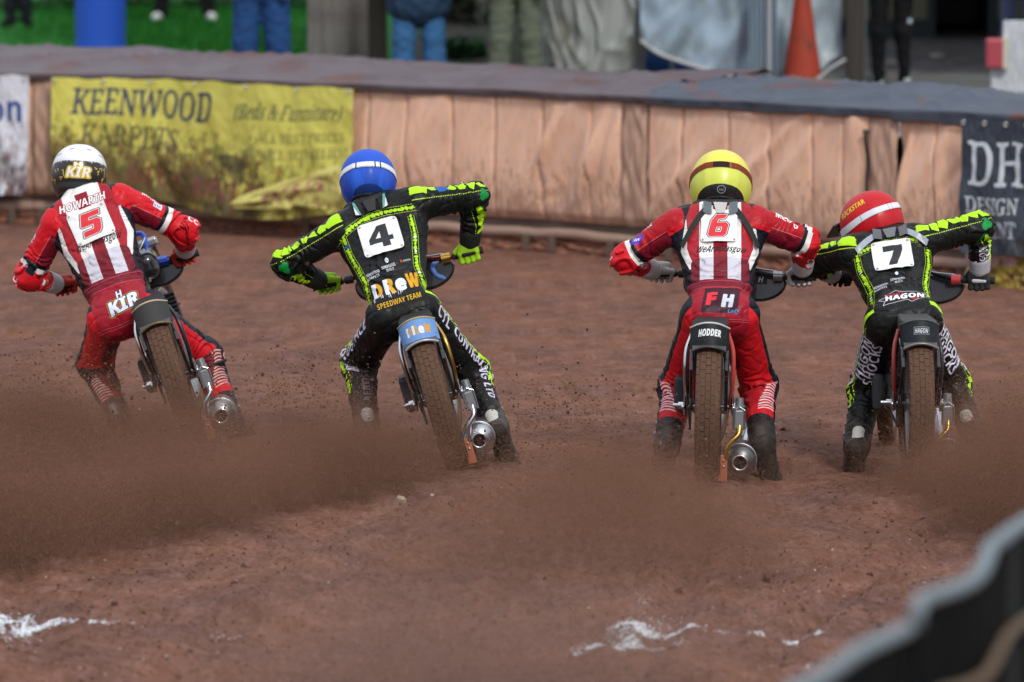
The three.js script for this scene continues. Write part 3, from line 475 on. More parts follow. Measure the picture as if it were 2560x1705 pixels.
// ------------------------------------------------------------ things behind the barrier
{
  const p = onPlane(252, 215, TERR), t = thing('plastic_drum', 'tall plain bright blue plastic drum behind the yellow banner', 'drum', p.toArray());
  const prof = [[0.001, 0], [0.185, 0], [0.192, 0.015], [0.19, 0.3], [0.195, 0.32], [0.195, 0.34], [0.19, 0.36], [0.197, 0.75], [0.203, 0.77], [0.203, 0.8], [0.197, 0.82], [0.2, 1.1], [0.21, 1.12], [0.21, 1.16], [0.195, 1.17], [0.001, 1.16]];
  part(t, 'drum_body', new THREE.LatheGeometry(prof.map(([r, y]) => new THREE.Vector2(r * 1.04, y)), 40), mat([0.02, 0.085, 0.5], 0.55));
  part(t, 'drum_lid', new THREE.CylinderGeometry(0.17, 0.17, 0.03, 32).translate(0, 1.185, 0), mat([0.03, 0.08, 0.36], 0.5));
}
{
  const p = onPlane(845, 238, TERR), t = thing('concrete_pillar', 'square weathered grey concrete pillar behind the barrier', 'pillar', p.toArray());
  t.rotation.y = -0.42;
  const cm = mat([1, 1, 1], 0.9, { map: dataTex(256, 256, (u, v, o) => { const s = 0.07 * tileN(u, v * 0.4, 10, 3) + 0.05 * tileN(u, v, 40, 9) + 0.05 * (rnd() - 0.5), b = 0.04 * Math.sin(v * 25) ** 8; o[0] = 0.44 + s - b; o[1] = 0.425 + s - b; o[2] = 0.41 + s - b; }, true) });
  part(t, 'shaft', new RoundedBoxGeometry(0.36, 3.2, 0.36, 3, 0.02).translate(0, 1.6, 0), cm);
  part(t, 'base_block', new RoundedBoxGeometry(0.46, 0.12, 0.46, 2, 0.015).translate(0, 0.06, 0), cm);
}
{ // dark pole standing in for the shaded side face of the pillar
  const p = onPlane(938, 214, TERR), t = thing('shade_side_pole', 'dark pole standing in for the shaded right side of the concrete pillar', 'pole', p.toArray());
  part(t, 'shaft', new THREE.CylinderGeometry(0.085, 0.1, 3.2, 18, 6).translate(0, 1.6, 0), mat([0.028, 0.024, 0.021], 0.9));
  part(t, 'collar', new THREE.CylinderGeometry(0.112, 0.118, 0.2, 18).translate(0, 0.1, 0), mat([0.05, 0.05, 0.05], 0.7));
}
const tarpTex = (r, g, b, k) => dataTex(512, 512, (u, v, o) => { const a = tileN(u, v, 3, k), c = tileN(u, v, 9, k + 6), s = smooth(a + 0.5 * c, 0.1, 0.7) * 0.2, n = 0.02 * c + 0.02 * (rnd() - 0.5); o[0] = r * (1 - s * 0.55) + n; o[1] = g * (1 - s * 0.6) + n; o[2] = b * (1 - s * 0.8) + n; }, true);
const tarpA = mat([1, 1, 1], 0.5, { map: tarpTex(0.58, 0.60, 0.59, 3) }), tarpB = mat([1, 1, 1], 0.3, { map: tarpTex(0.56, 0.63, 0.69, 23) }), tarpC = mat([1, 1, 1], 0.4, { map: tarpTex(0.62, 0.68, 0.72, 43) });
{
  const p = onPlane(1480, 262, TERR), t = thing('tarpaulin_bundle', 'bulging grey white tarpaulin hanging behind the barrier beside the khaki trousers', 'tarpaulin', p.toArray());
  const S = 1 / 338;
  part(t, 'hanging_sheet', sheet(90, 70, (u, v) => {
    const x = (lerp(1345, 1618, u) - 1480) * S, y = lerp(u < 0.18 ? 0.33 - 1.1 * u : 0.13 - 0.05 * Math.sin(u * 3.1), 1.5, v), bag = Math.sqrt(Math.max(0, 1 - (2 * u - 1) ** 2));
    return V(x + 0.02 * N2(y * 3, u * 4), y, 0.22 * bag + 0.07 * N2(u * 4 - y * 0.8, y * 0.9) + 0.05 * (1 - Math.abs(N2(u * 3.2 + y * 0.7, y * 1.1 + 4))) ** 4 - 0.15 * (1 - smooth(v, 0, 0.12)));
  }), tarpA);
  part(t, 'hem_rope', tubeGeo([0, 0.2, 0.4, 0.55, 0.7, 0.85, 1].map((k) => V((lerp(1495, 1590, k) - 1480) * S, 0.22 - 0.13 * Math.sin(k * 3.14), 0.26)), 0.014, 40), mat([0.4, 0.4, 0.36], 0.8));
}
{
  const p = onPlane(1745, 268, TERR), t = thing('tarpaulin_sheet', 'silver tarpaulin sweeping down over the blue crate', 'tarpaulin', p.toArray());
  const S = 1 / 338, low = (u) => lerp(0.50, 0.20, Math.pow(u, 0.62));
  part(t, 'hanging_sheet', sheet(90, 60, (u, v) => { const x = (lerp(1600, 1880, u) - 1745) * S, y = lerp(low(u), 1.5, v); return V(x, y, 0.06 + 0.055 * Math.sin((u * 1.9 - v * 0.8) * 6.28 + N2(u * 2, v * 2)) * (1 - 0.3 * v) + 0.012 * N2(u * 5 - v * 3, v * 3)); }), tarpB);
  part(t, 'hem_rope', tubeGeo([0, 0.15, 0.3, 0.5, 0.7, 0.85, 1].map((u) => V((lerp(1600, 1880, u) - 1745) * S, low(u), 0.11)), 0.014, 40), mat([0.45, 0.46, 0.46], 0.7));
}
{
  const p = onPlane(1905, 272, TERR), t = thing('gathered_curtain', 'silver curtain gathered in vertical folds next to the traffic cone', 'tarpaulin', p.toArray());
  part(t, 'gathered_folds', sheet(70, 24, (u, v) => { const a = lerp(-0.1, 0.11, u); return V(a, lerp(0.07, 1.6, v), 0.05 + 0.022 * Math.sin(u * 42 + 0.6 * N2(u * 4, v * 2)) + 0.012 * Math.sin(u * 87)); }), tarpB);
  part(t, 'pole', new THREE.CylinderGeometry(0.02, 0.02, 1.7, 14).translate(0.045, 0.85, 0.09), mat([0.55, 0.58, 0.6], 0.35, { metalness: 0.8 }));
  const fr = []; for (const [x0, y0, x1, y1] of [[-0.11, 0.2, 0.06, 0.19], [-0.11, 0.12, 0.06, 0.11], [-0.11, 0.12, -0.11, 0.2], [0.06, 0.11, 0.06, 0.19]]) fr.push(rodGeo(V(x0, y0, 0.14), V(x1, y1, 0.14), 0.016));
  part(t, 'foot_bracket', merge(fr), mat([0.3, 0.33, 0.33], 0.55));
}
{
  const p = onPlane(2030, 274, TERR), t = thing('tarpaulin_sheet', 'pale silver tarpaulin hanging behind the orange traffic cone', 'tarpaulin', p.toArray());
  const S = 1 / 335;
  part(t, 'hanging_sheet', sheet(70, 50, (u, v) => { const x = (lerp(1925, 2116, u) - 2030) * S, y = lerp(0.20 + 0.16 * smooth(u, 0.55, 1), 1.5, v); return V(x, y, -0.75 + 0.06 * Math.sin(v * 7 + u * 4) * u + 0.03 * N2(u * 3, v * 3)); }), tarpC);
  part(t, 'hem_rope', tubeGeo([0, 0.3, 0.6, 0.8, 1].map((u) => V((lerp(1925, 2116, u) - 2030) * S, 0.20 + 0.16 * smooth(u, 0.55, 1), -0.2)), 0.012, 30), mat([0.4, 0.42, 0.44], 0.7));
}
{
  const p = onPlane(1735, 258, TERR), t = thing('plastic_crate', 'deep blue plastic crate in the shade under the silver tarpaulin', 'crate', [p.x, p.y, p.z - 0.5]);
  const m = mat([0.02, 0.07, 0.22], 0.5);
  part(t, 'back_board', boxGeo(0.8, 0.55, 0.03, 0, 0.275, -0.2), m); part(t, 'floor_board', boxGeo(0.8, 0.03, 0.42, 0, 0.015, 0), m);
  for (const s of [-1, 1]) part(t, 'side_board', boxGeo(0.03, 0.55, 0.42, 0.4 * s, 0.275, 0), m);
  part(t, 'front_board', boxGeo(0.74, 0.24, 0.03, 0, 0.12, 0.2), m);
  for (const x of [-0.16, 0.11]) part(t, 'front_post', boxGeo(0.035, 0.42, 0.03, x, 0.21, 0.235), mat([0.25, 0.29, 0.31], 0.6));
}
{
  const p = onPlane(2005, 268, TERR), t = thing('traffic_cone', 'faded orange traffic cone in front of the pale silver tarpaulin', 'traffic cone', p.toArray());
  const om = mat([1, 1, 1], 0.65, { map: dataTex(256, 256, (u, v, o) => { const d = smooth(tileN(u, v, 9, 4) + 0.6 * tileN(u, v, 30, 9) - 0.5 * v, 0.05, 0.5), g = 0.04 * (rnd() - 0.5); o[0] = lerp(0.60, 0.33, d * 0.8) + g; o[1] = lerp(0.225, 0.23, d) + g; o[2] = lerp(0.155, 0.17, d) + g; }, true) });
  part(t, 'cone_body', new THREE.LatheGeometry([[0.16, 0.16], [0.15, 0.2], [0.11, 0.45], [0.055, 0.85], [0.03, 1.02], [0.02, 1.03], [0.001, 1.03]].map(([r, y]) => new THREE.Vector2(r, y)), 36), om);
  part(t, 'cone_foot', new RoundedBoxGeometry(0.44, 0.05, 0.44, 3, 0.02).translate(0, 0.145, 0), mat([0.17, 0.18, 0.17], 0.85));
  part(t, 'stacked_foot', new RoundedBoxGeometry(0.3, 0.12, 0.3, 3, 0.03).translate(0, 0.06, 0), mat([0.2, 0.035, 0.025], 0.7));
}
{
  const p = onPlane(2136, 262, TERR), t = thing('timber_post', 'dark brown square timber post between cone and tracksuit trousers', 'post', p.toArray());
  const wm = mat([1, 1, 1], 0.85, { map: dataTex(128, 512, (u, v, o) => { const s = 0.04 * tileN(u, v * 0.1, 30, 8) + 0.03 * tileN(u, v * 0.3, 9, 2) + 0.02 * (rnd() - 0.5); o[0] = 0.235 + s; o[1] = 0.225 + s; o[2] = 0.205 + s; }, true) });
  part(t, 'shaft', new RoundedBoxGeometry(0.13, 3, 0.13, 2, 0.008).translate(0, 1.5, 0), wm);
  part(t, 'edge_strip', boxGeo(0.014, 3, 0.03, 0.077, 1.5, 0.03, 0.003), mat([0.09, 0.10, 0.10], 0.6));
}
{
  const p = onPlane(2535, 292, TERR), t = thing('lamp_post', 'white post carrying a red signal lamp box at the right edge', 'lamp post', p.toArray());
  const w = mat([1, 1, 1], 0.6, { map: clothTex(0.70, 0.72, 0.74, 0.08) });
  part(t, 'post_board', new RoundedBoxGeometry(0.17, 0.52, 0.05, 2, 0.008).translate(0.0, 0.43, 0), w);
  part(t, 'bracket_board', new RoundedBoxGeometry(0.13, 0.17, 0.06, 2, 0.008).translate(-0.105, 0.27, 0.02), w);
  part(t, 'stake', boxGeo(0.075, 0.3, 0.06, -0.02, 0.1, -0.01), mat([0.2, 0.16, 0.09], 0.8));
  const bx = part(t, 'lamp_box', new RoundedBoxGeometry(0.13, 0.22, 0.1, 4, 0.025).translate(-0.15, 0.46, 0.09), mat([0.36, 0.05, 0.07], 0.35, { clearcoat: 0.4 }));
  part(bx, 'lamp_rim', new RoundedBoxGeometry(0.045, 0.235, 0.12, 3, 0.015).translate(-0.077, 0.46, 0.08), mat([0.50, 0.46, 0.38], 0.5));
}
{ // the building with its open doorway
  const p = onPlane(2420, 92, TERR + 0.08), t = thing('stadium_building', 'low beige building with a dark open doorway and grey plinth', 'building', p.toArray());
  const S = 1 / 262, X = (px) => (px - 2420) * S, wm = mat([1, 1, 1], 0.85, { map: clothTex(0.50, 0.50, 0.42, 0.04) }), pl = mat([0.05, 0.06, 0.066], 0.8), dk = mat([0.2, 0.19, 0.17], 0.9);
  const wallBox = (x0, x1, y0, y1, name, m, z = 0, d = 0.2) => part(t, name, boxGeo(x1 - x0, y1 - y0, d, (x0 + x1) / 2, (y0 + y1) / 2, z - d / 2), m);
  wallBox(X(1990), X(2322), 0.16, 2.9, 'wall', wm); wallBox(X(2490), X(2950), 0.16, 2.9, 'wall', wm); wallBox(X(2322), X(2490), 2.1, 2.9, 'wall', wm);
  wallBox(X(1990), X(2322), -0.02, 0.158, 'plinth', pl, 0.012, 0.22); wallBox(X(2490), X(2950), -0.02, 0.158, 'plinth', pl, 0.012, 0.22);
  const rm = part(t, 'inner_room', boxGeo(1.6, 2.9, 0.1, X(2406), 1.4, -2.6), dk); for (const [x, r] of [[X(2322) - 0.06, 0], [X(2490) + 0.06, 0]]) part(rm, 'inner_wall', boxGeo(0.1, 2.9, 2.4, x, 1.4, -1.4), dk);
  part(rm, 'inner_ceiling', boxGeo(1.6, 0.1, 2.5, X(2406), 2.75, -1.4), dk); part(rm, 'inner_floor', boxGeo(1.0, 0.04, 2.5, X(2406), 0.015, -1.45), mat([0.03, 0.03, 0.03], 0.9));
  part(t, 'door_frame', merge([boxGeo(0.07, 2.1, 0.24, X(2322) + 0.035, 1.05, -0.1), boxGeo(0.07, 2.1, 0.24, X(2490) - 0.035, 1.05, -0.1)]), pl);
  part(t, 'roof', boxGeo(X(2950) - X(1990) + 0.6, 0.14, 4, (X(1990) + X(2950)) / 2, 2.98, -1.6), mat([0.1, 0.1, 0.1], 0.8));
}
{ // unseen roof, added above the view to put this corner in shade
  const t = thing('added_shade_roof', 'added corrugated roof, unseen above the picture, shading the spectators on the right', 'roof', [6.2, TERR, -49]);
  part(t, 'shade_roof_sheet', sheet(120, 2, (u, v) => V(lerp(-6.6, 9, u), 3.6 + 0.02 * Math.sin(u * 380) + 0.3 * v, lerp(6.8, -9, v))), mat([0.12, 0.12, 0.12], 0.8, { side: THREE.DoubleSide }));
  for (const x of [-6, 0, 6]) for (const z of [-6]) part(t, 'shade_roof_post', boxGeo(0.12, 3.7, 0.12, x, 1.85, z), mat([0.08, 0.08, 0.08], 0.8));
}
{ // litter and kerb on the tarmac
  const k = onPlane(2410, 214, TERR + 0.08); solo('kerb', boxGeo(2.4, 0.1, 0.14, 0, 0, 0, 0.02).translate(k.x, k.y + 0.03, k.z), mat([0.13, 0.14, 0.135], 0.9), 'low grey kerb crossing the tarmac behind the barrier', 'kerb', undefined, 'structure');
  for (const [x, y, s, l] of [[2342, 143, 0.05, 'pale scrap of paper lying on the tarmac'], [2230, 160, 0.045, 'small pale pebble between the tracksuit legs']]) { const q = onPlane(x, y, TERR + 0.085), g = new THREE.IcosahedronGeometry(s, 1); g.scale(1.2, 0.45, 0.9); solo('litter_scrap', g.translate(q.x, q.y + s * 0.3, q.z), mat([0.5, 0.47, 0.44], 0.8), l, 'litter'); }
}
{ // hedges at the far side of the lawn: stems and leaf faces through the whole depth
  const leaf = (n, w, h, dp, hue) => {
    const pos = [], col = [];
    for (let i = 0; i < n; i++) {
      const x = rand(-w / 2, w / 2), y = Math.pow(rnd(), 0.8) * h * (0.85 + 0.2 * N2(x * 1.3, 2)), z = rand(-dp / 2, dp / 2); if (N3(x * 2.2, y * 2.2, z * 2.2) < -0.28) continue;
      const a = rand(0, 6.3), b = rand(-1, 1), s = rand(0.03, 0.07), u = V(Math.cos(a), b, Math.sin(a)).normalize().multiplyScalar(s), v = V(-Math.sin(a), rand(-0.6, 0.6), Math.cos(a)).normalize().multiplyScalar(s * 0.5), t = rand(0.5, 1.4);
      const c = [x, y, z], q = [u.clone().negate(), v, u, v.clone().negate()].map((e) => [c[0] + e.x, c[1] + e.y, c[2] + e.z]);
      for (const k of [0, 1, 2, 0, 2, 3]) { pos.push(...q[k]); col.push(hue[0] * t, hue[1] * t, hue[2] * t); }
    }
    const g = new THREE.BufferGeometry(); g.setAttribute('position', new THREE.Float32BufferAttribute(pos, 3)); g.setAttribute('color', new THREE.Float32BufferAttribute(col, 3)); g.computeVertexNormals(); return g;
  };
  const lm = mat([1, 1, 1], 0.85, { vertexColors: true, side: THREE.DoubleSide }), st = mat([0.05, 0.035, 0.025], 0.9);
  for (const [px, py, w, h, n, hue, lab] of [[180, 24, 3.4, 1.6, 9000, [0.022, 0.05, 0.02], 'dark hedge along the far side of the lawn, left of the white trainers'], [760, 20, 2.6, 1.6, 7000, [0.026, 0.05, 0.022], 'dark hedge behind the person in blue jeans and the concrete pillar'], [1165, 62, 1.0, 0.9, 3000, [0.05, 0.055, 0.03], 'brown and olive scrub between light jeans and khaki trousers'], [1150, 150, 0.45, 0.26, 700, [0.03, 0.09, 0.03], 'small bright green shrub low behind the barrier between light jeans and khaki trousers']]) {
    const p = onPlane(px, py, TERR), t = thing('hedge', lab, 'hedge', p.toArray(), 'shrubs behind the barrier'); part(t, 'foliage', leaf(n, w, h, 0.8, hue), lm);
    part(t, 'stem', merge([0, 1, 2, 3, 4].map((k) => rodGeo(V(lerp(-w / 2.4, w / 2.4, k / 4), 0, 0), V(lerp(-w / 2.4, w / 2.4, k / 4) + rand(-0.1, 0.1), h * 0.8, rand(-0.1, 0.1)), 0.02, 0.008, 6))), st);
  }
}
// ------------------------------------------------------------ racing suits: printed leather, laid out as back, arms and legs
const SUIT = 2048;
const tx = (a) => (a + 0.26) * 2000, ty = (b) => (1.12 - b) / 1.57 * 1800;          // back: a metres across, b 0 at the hips and 1 at the neck
const limbX = (side, deg) => (side < 0 ? 1040 : 1540) + 250 + side * deg / 180 * 250;       // limbs: degrees round from the back, + is up on arms and outward on legs
const armY = (s) => s / 0.65 * 900, legY = (s) => 1000 + s * 1000;                   // metres down the limb
function specks(g, x0, y0, w, h, n, colors, r0 = 1, r1 = 4) { for (let i = 0; i < n; i++) { g.fillStyle = colors[(rnd() * colors.length) | 0]; g.globalAlpha = rand(0.3, 0.9); g.beginPath(); g.ellipse(x0 + rnd() * w, y0 + rnd() * h, rand(r0, r1), rand(r0, r1) * 1.3, rand(0, 3), 0, 6.29); g.fill(); } g.globalAlpha = 1; }
const limbBox = (g, side, d0, d1, y0, y1, fill) => { g.fillStyle = fill; g.fillRect(Math.min(limbX(side, d0), limbX(side, d1)), y0, (d1 - d0) / 180 * 250, y1 - y0); };

function redSuit(o) {
  return canvas(SUIT, SUIT, (g) => {
    const RED = '#cb1a26', DEEP = '#981829', MAR = '#781528', WH = '#e6e4e2', NAVY = '#12141f';
    g.fillStyle = RED; g.fillRect(0, 0, SUIT, SUIT);
    // torso: navy flanks, white slivers, red and white stripes down the back
    g.fillStyle = NAVY; g.fillRect(0, 0, 1040, 1800);
    g.fillStyle = WH; poly(g, [[tx(-0.168), ty(0.86)], [tx(0.168), ty(0.86)], [tx(0.172), ty(0.62)], [tx(0.13), ty(0.40)], [tx(-0.13), ty(0.40)], [tx(-0.172), ty(0.62)]], WH);
    const side = (s) => poly(g, [[tx(0.084 * s), ty(1.12)], [tx(0.165 * s), ty(1.12)], [tx(0.14 * s), ty(0.75)], [tx(0.142 * s), ty(0.6)], [tx(0.118 * s), ty(0.46)], [tx(0.09 * s), ty(0.46)]], o.stripe ?? '#a5202c');
    side(-1); side(1);
    g.fillStyle = WH; g.fillRect(tx(-0.09), ty(1.12), tx(0.09) - tx(-0.09), ty(0.28) - ty(1.12));
    g.fillStyle = '#8b1c26'; g.fillRect(tx(-0.03), ty(0.99), tx(0.03) - tx(-0.03), ty(0.28) - ty(0.99));
    if (o.checker) { g.fillStyle = '#8b1c26'; g.fillRect(tx(-0.03), ty(0.985), tx(0.03) - tx(-0.03), 90); g.fillStyle = WH; g.fillRect(tx(-0.03), ty(1.12), tx(0.03) - tx(-0.03), ty(0.985) - ty(1.12)); }
    // ribbed lumbar panel
    g.fillStyle = '#7a1825'; g.beginPath(); g.roundRect(tx(-0.125), ty(0.49), tx(0.125) - tx(-0.125), ty(0.275) - ty(0.49), 60); g.fill();
    g.fillStyle = '#d9d9e4'; g.fillRect(tx(-0.088), ty(0.49), tx(-0.03) - tx(-0.088), ty(0.275) - ty(0.49)); g.fillRect(tx(0.03), ty(0.49), tx(0.088) - tx(0.03), ty(0.275) - ty(0.49));
    for (let k = 0; k < 22; k++) { const y = lerp(ty(0.48), ty(0.285), k / 21); g.strokeStyle = 'rgba(40,10,25,0.55)'; g.lineWidth = 2.4; g.beginPath(); g.moveTo(tx(-0.125), y + 6); g.quadraticCurveTo(tx(0), y - 6, tx(0.125), y + 6); g.stroke(); }
    g.fillStyle = MAR; g.fillRect(tx(-0.14), ty(0.275), tx(0.14) - tx(-0.14), ty(0.2) - ty(0.275));
    // seat
    g.fillStyle = DEEP; g.fillRect(tx(-0.165), ty(0.2), tx(0.165) - tx(-0.165), 1800 - ty(0.2));
    g.fillStyle = NAVY; g.fillRect(tx(-0.26), ty(0.2), tx(-0.165) - tx(-0.26), 900); g.fillRect(tx(0.165), ty(0.2), 300, 900);
    g.strokeStyle = '#c76a70'; g.lineWidth = 3; for (const b of [0.205, 0.265, -0.085, -0.1]) { g.beginPath(); g.moveTo(tx(-0.165), ty(b)); g.quadraticCurveTo(tx(0), ty(b - 0.02), tx(0.165), ty(b)); g.stroke(); }
    text(g, 'WeAreGlasgow', tx(0.005), ty(0.575), 104, { font: 'sans-serif', weight: 'bold', skew: -0.35, fill: '#101218', fit: 430 });
    for (let k = 0; k < 10; k++) { g.fillStyle = 'rgba(90,18,28,0.5)'; g.fillRect(tx(-0.03), ty(0.6) + k * 6, tx(0.03) - tx(-0.03), 5); }
    o.back?.(g);
    // navy stretch panels on the shoulders
    for (const s of [-1, 1]) {
      poly(g, [[tx(0.13 * s), ty(1.12)], [tx(0.26 * s), ty(1.12)], [tx(0.26 * s), ty(0.64)], [tx(0.172 * s), ty(0.66)]], o.sleeve ?? RED); poly(g, [[tx(0.122 * s), ty(1.04)], [tx(0.188 * s), ty(1.02)], [tx(0.202 * s), ty(0.84)], [tx(0.225 * s), ty(0.64)], [tx(0.26 * s), ty(0.5)], [tx(0.168 * s), ty(0.6)], [tx(0.15 * s), ty(0.84)]], NAVY); g.strokeStyle = '#3a3d4a'; g.lineWidth = 2; for (let k = 0; k < 14; k++) { g.beginPath(); g.moveTo(tx(0.135 * s), ty(1.0 - k * 0.024)); g.lineTo(tx(0.19 * s), ty(0.99 - k * 0.024)); g.stroke(); }
      limbBox(g, s, -180, -40, armY(0), armY(0.05), NAVY);
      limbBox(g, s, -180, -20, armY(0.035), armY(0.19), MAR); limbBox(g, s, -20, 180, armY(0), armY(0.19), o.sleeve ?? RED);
      g.strokeStyle = '#d87478'; g.lineWidth = 3; g.beginPath(); g.moveTo(limbX(s, -20), armY(0.035)); g.lineTo(limbX(s, -12), armY(0.3)); g.stroke();
      limbBox(g, s, -180, 180, armY(0.19), armY(0.207), NAVY); limbBox(g, s, -180, 180, armY(0.207), armY(0.23), WH);
      limbBox(g, s, -180, 180, armY(0.23), armY(0.65), RED); limbBox(g, s, -178, -115, armY(0.23), armY(0.65), '#d4d0dc'); limbBox(g, s, -180, 180, armY(0.505), armY(0.525), WH);
      text(g, s < 0 ? 'FR' : 'MAR', limbX(s, 55), armY(0.1), 50, { rot: s * 1.57, skew: -0.2, fill: '#e9e4e4' });
      text(g, 'CC', limbX(s, 40), armY(0.33), 64, { rot: s * 1.57, fill: '#e9e4e4' });
      // legs: red with a navy stripe outside and ribbed knees
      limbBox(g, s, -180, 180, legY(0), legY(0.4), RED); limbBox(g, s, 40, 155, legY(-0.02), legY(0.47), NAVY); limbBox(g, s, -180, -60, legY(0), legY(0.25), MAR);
      limbBox(g, s, -180, 180, legY(0.4), legY(0.62), o.shin ?? '#b01a24'); limbBox(g, s, 62, 170, legY(0.4), legY(1), NAVY);
      limbBox(g, s, -180, 180, legY(0.68), legY(1), '#2a2326');
      for (let k = 0; k < 15; k++) { const y = legY(0.42 + k * 0.0155); g.strokeStyle = o.rib ?? '#e3c9cc'; g.lineWidth = 7; g.beginPath(); g.moveTo(limbX(s, 5 + 18 * Math.sin(k * 0.35)), y + 12); g.quadraticCurveTo(limbX(s, 34), y - 6, limbX(s, 60), y); g.stroke(); }
      g.strokeStyle = '#0e0f16'; g.lineWidth = 6; g.setLineDash([14, 8]); g.beginPath(); g.moveTo(limbX(s, 62), legY(0.40)); g.lineTo(limbX(s, 62), legY(0.66)); g.stroke(); g.setLineDash([]);
    }
    o.more?.(g);
    specks(g, 1040, 1380, 1000, 650, 420, ['#6a4a3c', '#7d5b4b', '#58402f'], 1, 5); specks(g, 0, 200, 1040, 1600, 420, ['#6b4437', '#7b5648', '#54382e'], 0.8, 3.2);
  });
}
const NEON = '#b2ea1c';
function shard(g, x, y, w, h, rot) { g.save(); g.translate(x, y); g.rotate(rot); poly(g, [[-w / 2, -h / 2 + rand(0, h * 0.3)], [w * rand(0, 0.3), -h / 2], [w / 2, -h * rand(0, 0.4)], [w * rand(0.1, 0.5), h / 2], [-w * rand(0.1, 0.5), h * rand(0.2, 0.5)]], rnd() < 0.015 ? '#2b5fae' : rnd() < 0.03 ? '#d9e6e0' : NEON); g.restore(); }
// a neon band of broken shapes with dashed stitching along both edges
function neonBand(g, pts, w, opts = {}) {
  g.lineJoin = 'round'; g.strokeStyle = '#0c100c'; g.lineWidth = w; g.beginPath(); pts.forEach(([x, y], i) => (i ? g.lineTo(x, y) : g.moveTo(x, y))); g.stroke();
  for (let i = 0; i + 1 < pts.length; i++) {
    const [x0, y0] = pts[i], [x1, y1] = pts[i + 1], L = Math.hypot(x1 - x0, y1 - y0), a = Math.atan2(y1 - y0, x1 - x0);
    for (let s = 0; s < L; s += w * 0.66) { const q = s / L; shard(g, lerp(x0, x1, q) + rand(-2, 2), lerp(y0, y1, q) + rand(-2, 2), w * rand(0.5, 0.95), w * rand(0.45, 0.85), a + rand(-0.5, 0.5)); }
    const nx = -Math.sin(a) * w * 0.56, ny = Math.cos(a) * w * 0.56; g.strokeStyle = '#c4ee3c'; g.lineWidth = 4.5; g.setLineDash([10, 5]);
    for (const k of [-1, 1]) { g.beginPath(); g.moveTo(x0 + nx * k, y0 + ny * k); g.lineTo(x1 + nx * k, y1 + ny * k); g.stroke(); } g.setLineDash([]);
  }
}
function blackSuit(o) {
  return canvas(SUIT, SUIT, (g) => {
    g.fillStyle = '#161817'; g.fillRect(0, 0, SUIT, SUIT);
    for (let i = 0; i < 900; i++) { g.fillStyle = `rgba(${rand(10, 42) | 0},${rand(12, 42) | 0},${rand(12, 40) | 0},0.2)`; g.fillRect(rnd() * SUIT, rnd() * SUIT, rand(20, 160), rand(10, 90)); }
    // yoke across the shoulders, seams down the back and hips
    neonBand(g, [[tx(-0.26), ty(0.76)], [tx(-0.17), ty(0.78)], [tx(-0.06), ty(0.86)], [tx(0), ty(0.87)], [tx(0.06), ty(0.87)], [tx(0.17), ty(0.84)], [tx(0.26), ty(0.82)]], 54);
    for (const s of [-1, 1]) {
      neonBand(g, [[tx(0.155 * s), ty(0.78)], [tx(0.15 * s), ty(0.62)], [tx(0.135 * s), ty(0.5)], [tx(0.118 * s), ty(0.34)], [tx(0.128 * s), ty(0.15)], [tx(0.15 * s), ty(-0.02)], [tx(0.165 * s), ty(-0.3)]], 46);
      neonBand(g, [[limbX(s, 32), armY(0)], [limbX(s, 34), armY(0.14)], [limbX(s, 36), armY(0.28)], [limbX(s, 70), armY(0.36)], [limbX(s, 80), armY(0.56)]], 98);
      limbBox(g, s, 62, 150, armY(0), armY(0.3), '#1d1a26');
      g.fillStyle = '#0f8a3c'; for (const [dx, dy] of [[0, 0], [26, 10], [4, 28]]) { g.beginPath(); g.ellipse(limbX(s, -25) + dx, armY(0.27) + dy, 22, 20, 0.5, 0, 6.29); g.fill(); }
      for (let k = 0; k < 9; k++) { g.fillStyle = ['#d8d8ea', '#c03a5a', '#8d80c8', '#e8e8f0'][k % 4]; g.save(); g.translate(limbX(s, rand(64, 100)), armY(rand(0.02, 0.22))); g.rotate(rand(-1, 1)); g.fillRect(-14, -6, rand(14, 32), rand(5, 13)); g.restore(); }
      neonBand(g, [[limbX(s, 66), legY(-0.1)], [limbX(s, 66), legY(0.2)], [limbX(s, 64), legY(0.36)], [limbX(s, 66), legY(0.56)]], 50);
      limbBox(g, s, -180, 180, legY(0.62), legY(1), '#1a1a1a');
    }
    o.more?.(g);
    specks(g, 1040, 1450, 1000, 560, 500, ['#5d4437', '#6d5243', '#7a5d4d', '#4a372d'], 1, 5); specks(g, 60, 200, 920, 1600, 380, ['#5d4437', '#6d5243', '#4c3a30'], 0.8, 3.2);
  });
}
